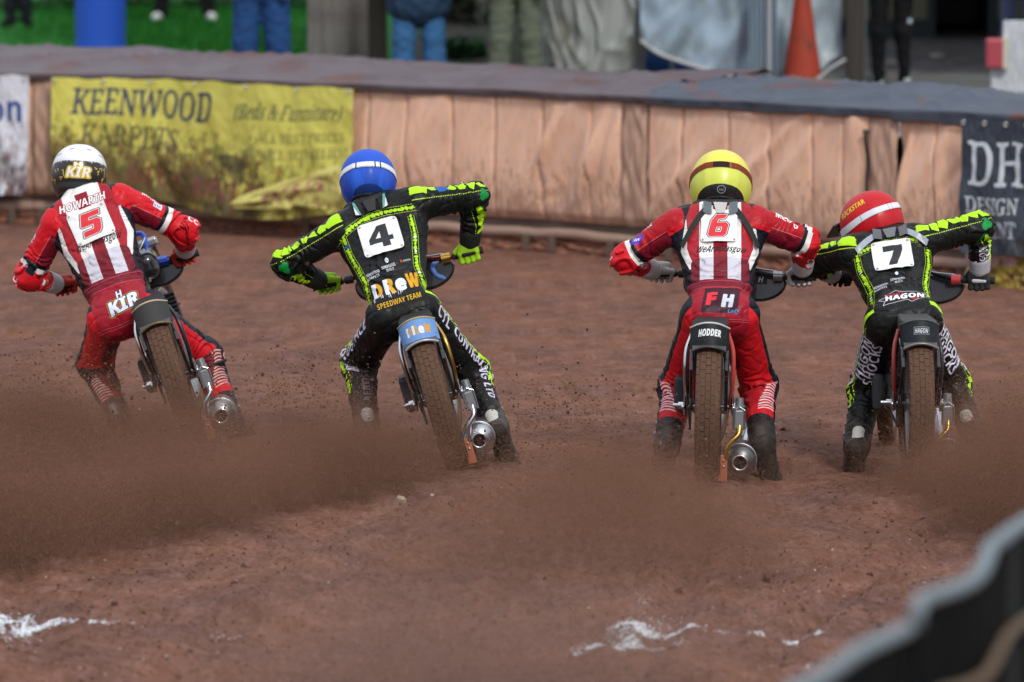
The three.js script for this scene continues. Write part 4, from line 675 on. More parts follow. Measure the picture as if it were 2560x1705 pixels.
// number plates worn on the back
const digits = {
  4: [[[92, 20], [150, 20], [150, 112], [176, 112], [176, 150], [150, 150], [150, 192], [100, 192], [100, 150], [22, 150], [22, 112]], [[100, 62], [66, 112], [100, 112]]],
  7: [[[44, 22], [170, 22], [170, 62], [122, 192], [66, 192], [112, 66], [44, 66]]],
  5: [[[60, 20], [182, 20], [172, 58], [100, 58], [95, 80], [148, 80], [168, 100], [152, 170], [130, 192], [28, 192], [38, 152], [106, 152], [114, 118], [42, 118], [34, 108]]],
  6: [[[82, 26], [160, 20], [140, 52], [98, 60], [86, 86], [150, 82], [168, 100], [152, 172], [128, 192], [34, 192], [22, 174], [44, 74]], [[82, 120], [76, 154], [114, 154], [122, 120]]],
};
function plateArt(n, fill, edge) {
  return canvas(256, 256, (g) => {
    g.fillStyle = '#e4e4e2'; g.fillRect(0, 0, 256, 256);
    g.save(); g.translate(28, 20); const path = new Path2D(); for (const ring of digits[n]) { ring.forEach(([x, y], i) => (i ? path.lineTo(x, y) : path.moveTo(x, y))); path.closePath(); }
    if (edge) { g.lineJoin = 'round'; g.strokeStyle = '#15161a'; g.lineWidth = 20; g.stroke(path); g.strokeStyle = '#f0eeec'; g.lineWidth = 8; g.stroke(path); }
    g.fillStyle = fill; g.fill(path, 'evenodd'); g.restore();
    g.fillStyle = '#8a8d92'; for (const [x, y] of [[18, 18], [238, 18], [18, 238], [238, 238]]) { g.beginPath(); g.arc(x, y, 6, 0, 6.3); g.fill(); }
    specks(g, 0, 0, 256, 256, 16, ['#6b5448', '#3a3030'], 0.7, 2);
  });
}

// ------------------------------------------------------------ helmets
function helmet(art, o = {}) { // local axes: x right, y up, z towards the back of the head
  const g = new THREE.Group(); g.name = 'helmet';
  const shellPt = (u, v) => { // u round from the face (0) past the back (0.5), v from crown to rim
    const az = u * 2 * Math.PI, back = -Math.cos(az), rimEl = lerp(-0.98, o.rim ?? -0.80, smooth(back, -0.2, 1)), el = lerp(Math.PI / 2, rimEl, v);
    const ce = Math.pow(Math.abs(Math.cos(el)), 0.88), se = Math.sign(Math.sin(el)) * Math.pow(Math.abs(Math.sin(el)), 0.94), chin = smooth(-back, 0.45, 1) * smooth(-el, 0.05, 0.7);
    const fin = 1 + 0.022 * Math.exp(-(((Math.abs(az - Math.PI) - 0.55) / 0.11) ** 2)) * smooth(-el, -0.9, 0.2) + 0.016 * Math.exp(-(((az - Math.PI) / 0.3) ** 2)) * smooth(v, 0.7, 0.9); const sc = (o.scale ?? 1) * fin; return V(-Math.sin(az) * ce * 0.128 * (1 - 0.12 * chin) * sc, se * 0.142 * sc, back * ce * (0.158 + 0.06 * chin) * sc);
  };
  const shell = part(g, 'shell', sheet(96, 56, (u, v) => shellPt(u, 1 - v)), mat([1, 1, 1], o.rough ?? 0.4, { map: tex(art), clearcoat: o.coat ?? 0.25, clearcoatRoughness: 0.2 }));
  part(shell, 'lining', sheet(64, 20, (u, v) => { const p = shellPt(u, 0.97 - 0.42 * v); return p.multiplyScalar(0.955 - 0.10 * v); }), mat(o.lining ?? [0.02, 0.02, 0.02], 0.9));
  part(shell, 'rim_trim', tubeGeo(Array.from({ length: 41 }, (_, k) => shellPt(k / 40, 1)), 0.007, 120, 8), mat([0.015, 0.015, 0.016], 0.5));
  // face opening with goggles
  part(g, 'goggles', sheet(24, 10, (u, v) => { const az = lerp(-0.75, 0.75, u), y = lerp(-0.055, 0.045, v); return V(Math.sin(az) * 0.136, y, -Math.cos(az) * 0.168); }), mat([0.03, 0.03, 0.035], 0.15, { clearcoat: 1 }));
  if (o.strap) part(g, 'goggle_strap', sheet(90, 4, (u, v) => { const q = lerp(0.1, 0.9, u), p = shellPt(q, 0.56 + 0.075 * (1 - v) + (o.strapDrop ?? 0) * Math.abs(q - 0.5)); return p.multiplyScalar(1.022); }), mat([1, 1, 1], 0.8, { map: tex(o.strap) }));
  const pk = new THREE.Shape(); pk.moveTo(-0.1, 0); pk.quadraticCurveTo(0, 0.03, 0.1, 0); pk.lineTo(0.078, -0.105); pk.quadraticCurveTo(0, -0.13, -0.078, -0.105); pk.closePath();
  part(g, 'peak', new THREE.ExtrudeGeometry(pk, { depth: 0.006, bevelEnabled: true, bevelSize: 0.003, bevelThickness: 0.003, bevelSegments: 2 }).rotateX(Math.PI / 2 - 0.18).translate(0, 0.062, -0.125), mat(o.peak ?? [0.012, 0.012, 0.013], 0.35));
  return g;
}
const helmetArt = (draw) => canvas(1024, 512, (g, w, h) => { draw(g, w, h); specks(g, 0, 60, w, h, 110, ['#6b4d3d', '#7b5a48', '#5a4234'], 0.6, 2.6); for (let i = 0; i < 26; i++) { g.strokeStyle = 'rgba(70,55,48,0.16)'; g.lineWidth = rand(1, 2.5); const x = rnd() * w, y = rnd() * h; g.beginPath(); g.moveTo(x, y); g.quadraticCurveTo(x + rand(-20, 20), y + rand(10, 30), x + rand(-40, 40), y + rand(20, 60)); g.stroke(); } }); // x: left ear .. back of the head (512) .. right ear; y: crown to rim

// ------------------------------------------------------------ a rider
function rider(o) {
  const C = o.contact, D0 = -C.z, J = {};
  for (const [k, [px, py, dz]] of Object.entries(o.joints)) J[k] = at(px, py, D0 + dz).sub(C);
  const t = thing('person', o.label, 'person', C.toArray(), 'speedway riders in the race');
  const mid = (a, b, q = 0.5) => a.clone().lerp(b, q), shL = J.shL, shR = J.shR, hipL = J.hipL, hipR = J.hipR, neck = J.neck, pel = mid(hipL, hipR);
  const L = shR.clone().sub(shL).normalize().add(hipR.clone().sub(hipL).normalize().multiplyScalar(0.8)).normalize();
  let S = neck.clone().sub(pel).normalize().multiplyScalar(0.55).add(V(0, 0.45, 0)); S.addScaledVector(L, -S.dot(L)).normalize();
  // lean the panel axis with the rider
  const N = L.clone().cross(S).normalize(), len = neck.clone().sub(pel).dot(S), ax0 = neck.clone().sub(pel).dot(L);
  const b = new Body(), sp = neck.clone().sub(pel), chest = pel.clone().addScaledVector(sp, 0.66).addScaledVector(N, -0.03), waist = pel.clone().addScaledVector(sp, 0.34).addScaledVector(N, -0.02), fl = [N, 1.25], w = o.wide ?? 1;
  b.bone(chest, waist, 0.137 * w, 0.122 * w, 'torso', 0.06, fl).bone(waist, pel.clone().addScaledVector(N, -0.01), 0.12 * w, 0.109 * w, 'torso', 0.06, [N, 1.1]);
  b.bone(mid(shL, shR, 0.12).addScaledVector(N, -0.01), mid(shL, shR, 0.88).addScaledVector(N, -0.01), 0.075, 0.075, 'torso', 0.06);
  for (const [sh, hp] of [[shL, hipL], [shR, hipR]]) b.bone(mid(sh, chest, 0.32).addScaledVector(S, -0.05), mid(hp, waist, 0.5), 0.078 * w, 0.08 * w, 'torso', 0.06);
  b.bone(mid(hipL, hipR, 0.12), mid(hipL, hipR, 0.88), 0.101 * w, 0.101 * w, 'torso', 0.05).bone(neck.clone().addScaledVector(S, -0.06), neck, 0.09, 0.066, 'torso', 0.05);
  b.bone(mid(shL, neck, 0.2), mid(shL, neck, 0.75).addScaledVector(S, 0.01), 0.065, 0.06, 'torso', 0.05).bone(mid(shR, neck, 0.2), mid(shR, neck, 0.75).addScaledVector(S, 0.01), 0.065, 0.06, 'torso', 0.05);
  const limbs = {};
  for (const [sd, sh, el, hd] of [['L', shL, J.elL, J.haL], ['R', shR, J.elR, J.haR]]) {
    const wr = hd.clone().addScaledVector(el.clone().sub(hd).normalize(), 0.075);
    b.bone(sh, el, 0.07, 0.06, 'arm' + sd, 0.03).bone(el, el.clone().addScaledVector(el.clone().sub(mid(sh, hd)).normalize(), 0.012), 0.064, 0.05, 'arm' + sd, 0.025).bone(el, wr, 0.06, 0.044, 'arm' + sd, 0.03);
    limbs['arm' + sd] = { pts: [sh, el, wr], sgn: -1, x0: sd === 'L' ? 1040 : 1540, y0: 0, k: 900 / 0.65 }; J['wr' + sd] = wr;
  }
  for (const [sd, hp, kn, an] of [['L', hipL, J.knL, J.anL], ['R', hipR, J.knR, J.anR]]) {
    b.bone(hp, kn, 0.09 * w, 0.076, 'leg' + sd, 0.04).bone(kn, kn.clone().add(V(0, 0, -0.02)), 0.078, 0.07, 'leg' + sd, 0.03).bone(kn, an, 0.074, 0.054, 'leg' + sd, 0.035);
    limbs['leg' + sd] = { pts: [hp, kn, an], sgn: -1, x0: sd === 'L' ? 1040 : 1540, y0: 1000, k: 1000 };
  }
  const joints = [J.elL, J.elR, J.knL, J.knR], seed = C.x * 10;
  b.fold = (x, y, z) => {
    let f = 0.004 * N3(x * 7 + seed, y * 7, z * 7) + 0.0018 * N3(x * 20, y * 20 + seed, z * 20);
    for (const j of joints) { const r = Math.hypot(x - j.x, y - j.y, z - j.z); if (r < 0.2) f += 0.0105 * (1 - r / 0.2) * Math.sin(r * 190 + 7 * N3(x * 7, y * 7 + seed, z * 7)); }
    f -= 0.0045 * (1 - Math.abs(N3(x * 5 + 3, y * 8 + seed, z * 5))) ** 12 + 0.002 * (1 - Math.abs(N3(x * 11 + seed, y * 11, z * 11 + 5))) ** 9;
    const rw = Math.hypot(x - waist.x, (y - waist.y) * 0.7, z - waist.z); if (rw < 0.22) f += 0.006 * (1 - rw / 0.22) * Math.sin((y - waist.y) * 150 + 9 * N3(x * 4 + seed, y * 5, z * 4));
    return f;
  };
  const REF = V(0, 0.45, 0.9).normalize(), q1 = V(0, 0, 0), q2 = V(0, 0, 0);
  const uvOf = (reg, p, first) => {
    if (reg === 'torso') { q1.copy(p).sub(pel); const v = q1.dot(S) / len; return [(0.26 + clamp(q1.dot(L) - ax0 * v, -0.259, 0.259)) * 2000 / SUIT, 1 - clamp((1.12 - v) / 1.57 * 1800, 1, 1799) / SUIT]; }
    const lm = limbs[reg]; let best = 1e9, s = 0, ang = 0, acc = 0;
    for (let i = 0; i < 2; i++) {
      const a = lm.pts[i], d = q1.copy(lm.pts[i + 1]).sub(a), l = d.length(); d.divideScalar(l); const e = q2.copy(p).sub(a), tt = e.dot(d), tc = clamp(tt, i ? 0 : -0.2, i ? l + 0.2 : l + 0.075), dist = e.clone().addScaledVector(d, -tc).length();
      if (dist < best) { best = dist; s = acc + tc; const r = REF.clone().addScaledVector(d, -REF.dot(d)).normalize(), h = d.clone().cross(r).multiplyScalar(lm.sgn); e.addScaledVector(d, -tt); ang = Math.atan2(e.dot(h), e.dot(r)); }
      acc += l;
    }
    let u = (lm.x0 + 250 + ang / Math.PI * 250) / SUIT; if (first) { if (u - first[0] > 250 / SUIT) u -= 500 / SUIT; else if (first[0] - u > 250 / SUIT) u += 500 / SUIT; }
    return [u, 1 - (lm.y0 + clamp(s, 0.002, lm.y0 ? 0.99 : 0.64) * lm.k) / SUIT];
  };
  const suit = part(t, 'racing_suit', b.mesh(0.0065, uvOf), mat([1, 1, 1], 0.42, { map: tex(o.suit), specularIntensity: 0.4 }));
  // cast a point of the back panel onto the leather
  const onBack = (a, bb, lift) => { let p = pel.clone().addScaledVector(L, a + ax0 * bb).addScaledVector(S, bb * len).addScaledVector(N, 0.5); for (let k = 0; k < 60; k++) { const d = b.d(p.x, p.y, p.z) - lift; if (d < 0.0006) break; p.addScaledVector(N, -Math.max(0.0005, d * 0.8)); } return p; };
  if (o.plate) {
    const { a, b: pb, w: pw, h: ph, rot = 0, art } = o.plate, c = Math.cos(rot), s = Math.sin(rot);
    const bow = sheet(16, 16, (u, v) => { const x = (u - 0.5) * pw, y = (v - 0.5) * ph, r = 0.93; let X = x, Y = y; const kx = Math.abs(x) / (pw / 2), ky = Math.abs(y) / (ph / 2); if (kx > 0.8 && ky > 0.8) { X *= 1 - 0.10 * (kx - 0.8) * (ky - 0.8) * 25 * 0.6; Y *= 1 - 0.10 * (kx - 0.8) * (ky - 0.8) * 25 * 0.6; } return onBack(a + X * c - Y * s, pb + (X * s + Y * c) / len, 0.012); });
    const pl = part(t, 'number_plate', bow, mat([1, 1, 1], 0.4, { map: tex(art), side: THREE.DoubleSide }));
    for (const [u, v] of [[-1, -1], [1, -1], [-1, 1], [1, 1]]) { const x = u * pw * 0.43, y = v * ph * 0.43, p = onBack(a + x * c - y * s, pb + (x * s + y * c) / len, 0.014); part(pl, 'rivet', new THREE.SphereGeometry(0.005, 8, 6).translate(p.x, p.y, p.z), mat([0.5, 0.5, 0.5], 0.35, { metalness: 0.8 })); }
  }
  // head and helmet
  const hc = J.head, hd = new Body(); hd.bone(neck.clone().addScaledVector(S, -0.02), mid(neck, hc, 0.6), 0.056, 0.055, 'neck', 0.03).bone(hc.clone().add(V(0, 0.02, -0.005)), hc.clone().add(V(0, 0.0, -0.03)), 0.088, 0.085, 'skull', 0.03).bone(hc.clone().add(V(0, -0.07, -0.08)), hc.clone().add(V(0, -0.04, -0.07)), 0.045, 0.05, 'jaw', 0.03);
  const head = part(t, 'head', hd.mesh(0.009), skinMat);
  const hairB = new Body(); hairB.bone(hc.clone().add(V(0, -0.01, 0.03)), hc.clone().add(V(0, -0.055, 0.035)), 0.072, 0.05, 'hair', 0.02); part(head, 'hair', hairB.mesh(0.01), hairMat);
  const hm = helmet(o.helmetArt, o.helmet); hm.position.copy(hc); hm.rotation.set(o.headPitch ?? -0.35, o.headYaw ?? 0, o.headRoll ?? 0, 'YZX'); t.add(lit(hm));
  if (o.brace) { // neck brace: a collar on the shoulders with a rear strut and straps
    const bc = neck.clone().addScaledVector(S, 0.012), br = new THREE.Group(); br.name = 'neck_brace'; t.add(br);
    const ring = Array.from({ length: 25 }, (_, k) => { const a = k / 24 * Math.PI * 2; return bc.clone().addScaledVector(L, Math.cos(a) * 0.105).addScaledVector(N, 0.045 * 0 + Math.sin(a) * 0.1 - 0.02).addScaledVector(S, 0.012 * Math.cos(2 * a) + 0.01); });
    part(br, 'collar', tubeGeo(ring, 0.019, 80, 10), o.brace.collar);
    const strut = sheet(8, 10, (u, v) => { const p = onBack((u - 0.5) * lerp(0.035, 0.06, v), lerp(0.90, 1.01, v), 0.016); return p; }); part(br, 'rear_strut', strut, o.brace.strut);
    for (const s of [-1, 1]) {
      part(br, 'wing', sheet(8, 10, (u, v) => onBack(s * (0.038 + 0.036 * u), lerp(0.885, 1.0, v) + 0.02 * u, 0.02), s < 0), o.brace.wing);
      if (o.brace.strap) part(br, 'strap', sheet(3, 16, (u, v) => onBack(s * lerp(0.05, o.brace.reach ?? 0.16, v) + s * (u - 0.5) * 0.012, lerp(0.96, o.brace.fall ?? 0.72, Math.pow(v, 1.3)) + (u - 0.5) * 0.05, 0.013), s < 0), o.brace.strap);
    }
    lit(br);
  }
  // gloves closed round the grips
  for (const sd of ['L', 'R']) {
    const G = J['ha' + sd], out = J.haR.clone().sub(J.haL).normalize().multiplyScalar(sd === 'L' ? -1 : 1), W = J['wr' + sd], bd = W.clone().sub(G); bd.addScaledVector(out, -bd.dot(out)).normalize();
    let up = bd.clone().cross(out).normalize(); if (up.y < 0) up.negate(); if (bd.y > 0.75) { up = V(0, 0, 1).addScaledVector(out, -out.z).normalize(); } // wrist above the grip: the back of the hand faces rearward
    const fw = bd.clone().negate().addScaledVector(up, bd.dot(up)).normalize(), h = new Body(), K = [-0.036, -0.012, 0.012, 0.034];
    K.forEach((k, i) => {
      const s = [0.96, 1.06, 1, 0.86][i], kn = G.clone().addScaledVector(out, k).addScaledVector(up, 0.034).addScaledVector(fw, -0.004);
      const m1 = G.clone().addScaledVector(out, k * 1.04).addScaledVector(up, 0.028).addScaledVector(fw, 0.034 * s), m2 = G.clone().addScaledVector(out, k * 1.04).addScaledVector(up, -0.012 * s).addScaledVector(fw, 0.038 * s), tp = G.clone().addScaledVector(out, k * 1.0).addScaledVector(up, -0.034 * s).addScaledVector(fw, 0.012);
      h.bone(W, kn, 0.03, 0.0155, 'palm', 0.014).bone(kn, m1, 0.0128, 0.0118, 'finger', 0.005).bone(m1, m2, 0.0115, 0.0105, 'finger', 0.005).bone(m2, tp, 0.0105, 0.009, 'finger', 0.005);
    });
    const tb = mid(W, G, 0.45).addScaledVector(out, -0.036), tm = G.clone().addScaledVector(out, -0.058).addScaledVector(up, 0.004).addScaledVector(fw, -0.012), tt = G.clone().addScaledVector(out, -0.05).addScaledVector(up, -0.028).addScaledVector(fw, 0.014);
    h.bone(tb, tm, 0.017, 0.0125, 'thumb', 0.012).bone(tm, tt, 0.0125, 0.01, 'thumb', 0.006);
    const gl = part(t, 'glove', h.mesh(0.004), o.glove);
    const cuff = new Body(), fdir = J['el' + sd].clone().sub(W).normalize(); cuff.bone(W.clone().addScaledVector(fdir, -0.012), W.clone().addScaledVector(fdir, 0.03), 0.047, 0.05, 'cuff', 0.01); part(gl, 'cuff', cuff.mesh(0.006), o.cuff ?? o.glove);
    const pad = new Body(); pad.bone(G.clone().addScaledVector(out, -0.022).addScaledVector(up, 0.043), G.clone().addScaledVector(out, 0.026).addScaledVector(up, 0.042), 0.0115, 0.0105, 'pad', 0.01); part(gl, 'knuckle_pad', pad.mesh(0.004), o.gloveTrim ?? o.glove);
  }
  // boots
  for (const sd of ['L', 'R']) {
    const an = J['an' + sd], kn = J['kn' + sd], toe = J['to' + sd], bt = new Body(), sh = kn.clone().sub(an).normalize(), f = toe.clone().sub(an), fl2 = f.length(), fd = f.clone().normalize();
    const heelDir = fd.clone().addScaledVector(sh, -fd.dot(sh)).normalize().negate(), heel = an.clone().addScaledVector(heelDir, 0.035).addScaledVector(sh, -0.055);
    bt.bone(an.clone().addScaledVector(sh, o.shaft ?? 0.07), an, 0.06, 0.052, 'shaft', 0.025).bone(an, heel, 0.048, 0.036, 'heel', 0.025).bone(heel, toe.clone().addScaledVector(fd, -0.03), 0.038, 0.042, 'foot', 0.03).bone(an, toe.clone().addScaledVector(fd, -0.05), 0.048, 0.038, 'foot', 0.03).bone(toe.clone().addScaledVector(fd, -0.05), toe.clone().addScaledVector(fd, -0.01), 0.044, 0.038, 'toe', 0.03);
    bt.fold = (x, y, z) => 0.002 * N3(x * 20, y * 20, z * 20) + 0.003 * Math.sin(y * 160) * Math.max(0, 1 - Math.hypot(x - an.x, y - an.y, z - an.z) / 0.09);
    const boot = part(t, 'boot', bt.mesh(0.0065), o.boot);
    const dn = heel.clone().sub(an).normalize(), so = new Body(); // the sole under heel and ball
    so.bone(heel.clone().addScaledVector(dn, 0.03), toe.clone().addScaledVector(fd, -0.02).addScaledVector(dn, 0.032), 0.033, 0.04, 'sole', 0.02, [dn, 2.0]); part(boot, 'sole', so.mesh(0.006), o.sole);
    const pt = new Body(); pt.bone(an.clone().addScaledVector(heelDir, 0.036).addScaledVector(sh, 0.035), heel.clone().addScaledVector(heelDir, 0.014).addScaledVector(dn, -0.02), 0.032, 0.03, 'patch', 0.02); part(boot, 'heel_guard', pt.mesh(0.006), o.bootTrim);
    const bk = new Body(); for (const q of [0.06, 0.12]) bk.bone(an.clone().addScaledVector(sh, q).add(V(0.04 * (sd === 'L' ? -1 : 1), 0, 0.02)), an.clone().addScaledVector(sh, q).add(V(0.055 * (sd === 'L' ? -1 : 1), 0, -0.02)), 0.014, 0.014, 'buckle', 0.004); part(boot, 'buckle', bk.mesh(0.006), mat([0.3, 0.3, 0.3], 0.4, { metalness: 0.6 }));
  }
  return { t, J };
}
// ------------------------------------------------------------ speedway motorcycles; local axes: x right, y up, z rearward, origin where the back tyre meets the dirt
const chrome = mat([0.62, 0.63, 0.65], 0.18, { metalness: 1 }), alloy = mat([0.42, 0.43, 0.44], 0.36, { metalness: 0.9 }), darkMetal = mat([0.05, 0.05, 0.055], 0.35, { metalness: 0.6 }), gloss = mat([0.012, 0.012, 0.014], 0.22, { clearcoat: 0.6 }), rubber = mat([0.025, 0.024, 0.024], 0.8), goldTube = mat([0.55, 0.34, 0.08], 0.3, { metalness: 1 }), orangePlastic = mat([0.44, 0.13, 0.06], 0.55), mudFlap = mat([0.42, 0.30, 0.22], 0.85);
const tyreTex = dataTex(512, 256, (u, v, o) => { const s = 0.07 * tileN(u * 0.5, v, 14, 5) + 0.06 * tileN(u, v, 60, 9) + 0.09 * (rnd() - 0.5); o[0] = 0.37 + s; o[1] = 0.28 + s * 0.95; o[2] = 0.23 + s * 0.9; }, true);
const tyreMat = mat([1, 1, 1], 0.92, { map: tyreTex, specularIntensity: 0.3 });
function wheelGeo(R, hw, blocks) {
  const pr = [[R - 0.078, -hw * 0.66], [R - 0.06, -hw * 0.88], [R - 0.035, -hw], [R - 0.018, -hw * 0.95], [R - 0.007, -hw * 0.72], [R - 0.002, -hw * 0.38], [R, 0], [R - 0.002, hw * 0.38], [R - 0.007, hw * 0.72], [R - 0.018, hw * 0.95], [R - 0.035, hw], [R - 0.06, hw * 0.88], [R - 0.078, hw * 0.66]];
  const g = [new THREE.LatheGeometry(pr.map(([r, y]) => new THREE.Vector2(r, y)), 96).rotateZ(Math.PI / 2)];
  for (let k = 0; k < blocks; k++) for (const [off, rr, wd] of [[-0.8, R - 0.012, 0.22], [-0.4, R - 0.003, 0.3], [0, R, 0.3], [0.4, R - 0.003, 0.3], [0.8, R - 0.012, 0.22]]) {
    const a = (k + (off === 0 || Math.abs(off) > 0.7 ? 0.5 : 0)) / blocks * 6.28319; g.push(new THREE.BoxGeometry(hw * wd * 1.24, 0.0022, 6.283 * rr / blocks * 0.86).rotateZ(-off * 0.42).translate(off * hw, rr + 0.0015, 0).rotateX(a));
  }
  return merge(g);
}
const rearTyre = wheelGeo(0.325, 0.053, 54), frontTyre = wheelGeo(0.34, 0.036, 70);
function spokesGeo(r, n) { const g = []; for (let k = 0; k < n; k++) { const a = k / n * 6.283, s = k % 2 ? 1 : -1, b = a + 0.35 * (k % 4 < 2 ? 1 : -1); g.push(rodGeo(V(0.028 * s, Math.cos(a) * 0.035, Math.sin(a) * 0.035), V(0.006 * s, Math.cos(b) * r, Math.sin(b) * r), 0.0018, 0.0018, 5)); } return merge(g); }
const rimGeo = (r) => new THREE.LatheGeometry([[r - 0.012, -0.024], [r + 0.006, -0.03], [r + 0.012, -0.026], [r, -0.012], [r, 0.012], [r + 0.012, 0.026], [r + 0.006, 0.03], [r - 0.012, 0.024], [r - 0.012, -0.024]].map(([a, b]) => new THREE.Vector2(a, b)), 64).rotateZ(Math.PI / 2);
function arcSheet(r, a0, a1, hw, crown, z0 = 0, thick = 0.004) { // mudguard: an arch over the wheel, angles from straight up towards the rear
  const f = (rr) => (u, v) => { const a = lerp(a0, a1, v), x = lerp(-1, 1, u), q = rr - crown * x * x; return V(x * hw, 0.325 + Math.cos(a) * q, z0 + Math.sin(a) * q); };
  return merge([sheet(16, 30, f(r + thick)), sheet(16, 30, f(r), true)]);
}
function bike(o) {
  const t = thing('speedway_motorcycle', o.label, 'motorcycle', o.contact.toArray(), 'speedway motorcycles in the race');
  t.rotation.order = 'YXZ'; t.rotation.y = o.yaw ?? 0; t.rotation.z = o.lean; t.updateMatrixWorld(true);
  const loc = (w) => t.worldToLocal(w.clone()), AX = V(0, 0.325, 0);
  const rw = new THREE.Group(); rw.name = 'rear_wheel'; rw.position.copy(AX); t.add(rw);
  part(rw, 'tyre', rearTyre, tyreMat); part(rw, 'rim', rimGeo(0.242), o.rim ?? alloy); part(rw, 'spokes', spokesGeo(0.235, 36), alloy); part(rw, 'hub', new THREE.CylinderGeometry(0.04, 0.04, 0.09, 20).rotateZ(Math.PI / 2), alloy);
  part(rw, 'axle', new THREE.CylinderGeometry(0.009, 0.009, 0.3, 12).rotateZ(Math.PI / 2), chrome);
  part(rw, 'sprocket', new THREE.CylinderGeometry(0.1, 0.1, 0.006, 40).rotateZ(Math.PI / 2).translate(-0.075, 0, 0), darkMetal);
  // mudguard and side stays
  const mg = part(t, 'mudguard', arcSheet(0.352, -1.0, o.guardEnd ?? 0.70, 0.07, 0.03), o.guard ?? gloss);
  part(mg, 'guard_edge', tubeGeo(Array.from({ length: 13 }, (_, k) => { const x = lerp(-1, 1, k / 12), a = o.guardEnd ?? 0.70, q = 0.354 - 0.03 * x * x; return V(x * 0.071, 0.325 + Math.cos(a) * q, Math.sin(a) * q); }), 0.006, 40, 8), o.guardEdge ?? darkMetal);
  for (const s of [-1, 1]) {
    const sh = new THREE.Shape(); sh.moveTo(0.17, 0.57); sh.lineTo(0.225, 0.50); sh.quadraticCurveTo(0.13, 0.44, 0.05, 0.315); sh.lineTo(-0.03, 0.30); sh.lineTo(-0.05, 0.36); sh.quadraticCurveTo(0.02, 0.5, 0.06, 0.60); sh.closePath();
    part(t, 'side_stay', new THREE.ExtrudeGeometry(sh, { depth: 0.008, bevelEnabled: true, bevelSize: 0.004, bevelThickness: 0.004, bevelSegments: 2 }).rotateY(-Math.PI / 2).translate(0.073 * s + 0.004, 0, 0), o.stay ?? gloss);
    part(t, 'stay_tube', tubeGeo([V(0.09 * s, 0.325, 0.0), V(0.1 * s, 0.45, 0.06), V(0.098 * s, 0.56, 0.05), V(0.075 * s, 0.63, -0.02)], 0.0095, 40), s > 0 ? o.tubeR ?? darkMetal : o.tubeL ?? chrome);
    part(t, 'frame_tube', merge([rodGeo(V(0.088 * s, 0.325, -0.005), V(0.095 * s, 0.30, -0.5), 0.013), rodGeo(V(0.085 * s, 0.335, -0.01), V(0.05 * s, 0.66, -0.42), 0.011), rodGeo(V(0.095 * s, 0.30, -0.5), V(0.06 * s, 0.26, -0.85), 0.013)]), o.frame ?? gloss);
    part(t, 'axle_nut', merge([new THREE.CylinderGeometry(0.017, 0.017, 0.03, 6).rotateZ(Math.PI / 2).translate(0.112 * s, 0.325, 0), boxGeo(0.014, 0.05, 0.09, 0.1 * s, 0.325, -0.02)]), chrome);
    part(t, 'adjuster_bolt', merge([rodGeo(V(0.105 * s, 0.325, -0.02), V(0.105 * s, 0.325, 0.06), 0.006), new THREE.SphereGeometry(0.010, 10, 8).translate(0.105 * s, 0.325, 0.062), rodGeo(V(0.1 * s, 0.29, 0.03), V(0.1 * s, 0.38, 0.03), 0.006)]), chrome);
  }
  part(t, 'top_tube', tubeGeo([V(0, 0.66, -0.3), V(0, 0.76, -0.75), V(0, 0.83, -1.0)], 0.016, 30), o.frame ?? gloss);
  part(t, 'down_tube', tubeGeo([V(0, 0.82, -1.02), V(0, 0.6, -1.02), V(0, 0.3, -0.88)], 0.016, 30), o.frame ?? gloss);
  // seat and its padded back
  const ss = new THREE.Shape(); ss.moveTo(-0.05, 0.36); ss.lineTo(0.05, 0.36); ss.quadraticCurveTo(0.068, 0.1, 0.066, -0.03); ss.quadraticCurveTo(0.064, -0.085, 0, -0.09); ss.quadraticCurveTo(-0.064, -0.085, -0.066, -0.03); ss.quadraticCurveTo(-0.068, 0.1, -0.05, 0.36);
  const seat = part(t, 'seat', new THREE.ExtrudeGeometry(ss, { depth: 0.035, bevelEnabled: true, bevelSize: 0.010, bevelThickness: 0.012, bevelSegments: 4, curveSegments: 20 }).rotateX(-Math.PI / 2).translate(0, 0.638, 0.085), o.seat ?? mat([0.02, 0.02, 0.02], 0.75));
  part(seat, 'tail_pad', merge([0.004, 0].map((q, i) => sheet(30, 8, (u, v) => { const a = lerp(-1.35, 1.35, u), y = lerp(-0.044, 0.044, v); return V(Math.sin(a) * (0.08 + q), 0.648 + y - 0.03 * Math.abs(Math.sin(a)) ** 2.2, 0.122 + Math.cos(a) * (0.08 + q) - y * 0.35); }, i === 1))), o.pad);
  part(seat, 'pad_piping', tubeGeo(Array.from({ length: 19 }, (_, k) => { const a = lerp(-1.35, 1.35, k / 18); return V(Math.sin(a) * 0.083, 0.693 - 0.03 * Math.abs(Math.sin(a)) ** 2.2, 0.122 + Math.cos(a) * 0.083 - 0.0155); }), 0.0045, 60, 8), o.piping ?? mat([0.5, 0.5, 0.46], 0.6));
  // engine, clutch cover, chain guard
  const en = part(t, 'engine', merge([boxGeo(0.17, 0.2, 0.26, 0, 0.33, -0.7, 0.02), new THREE.CylinderGeometry(0.07, 0.075, 0.22, 24).rotateX(-0.9).translate(0, 0.5, -0.85)]), alloy);
  const fins = []; for (let k = 0; k < 7; k++) fins.push(boxGeo(0.19, 0.006, 0.17, 0, -0.09 + k * 0.028, 0, 0.002)); part(en, 'cooling_fins', merge(fins).rotateX(-0.9).translate(0, 0.5, -0.85), darkMetal);
  part(t, 'clutch_cover', new RoundedBoxGeometry(0.05, 0.16, 0.2, 3, 0.02).translate(-0.128, 0.33, -0.46), o.clutch ?? mat([0.045, 0.05, 0.055], 0.5));
  part(t, 'chain_guard', new RoundedBoxGeometry(0.012, 0.06, 0.42, 2, 0.004).translate(-0.098, 0.41, -0.18), o.chainGuard ?? gloss);
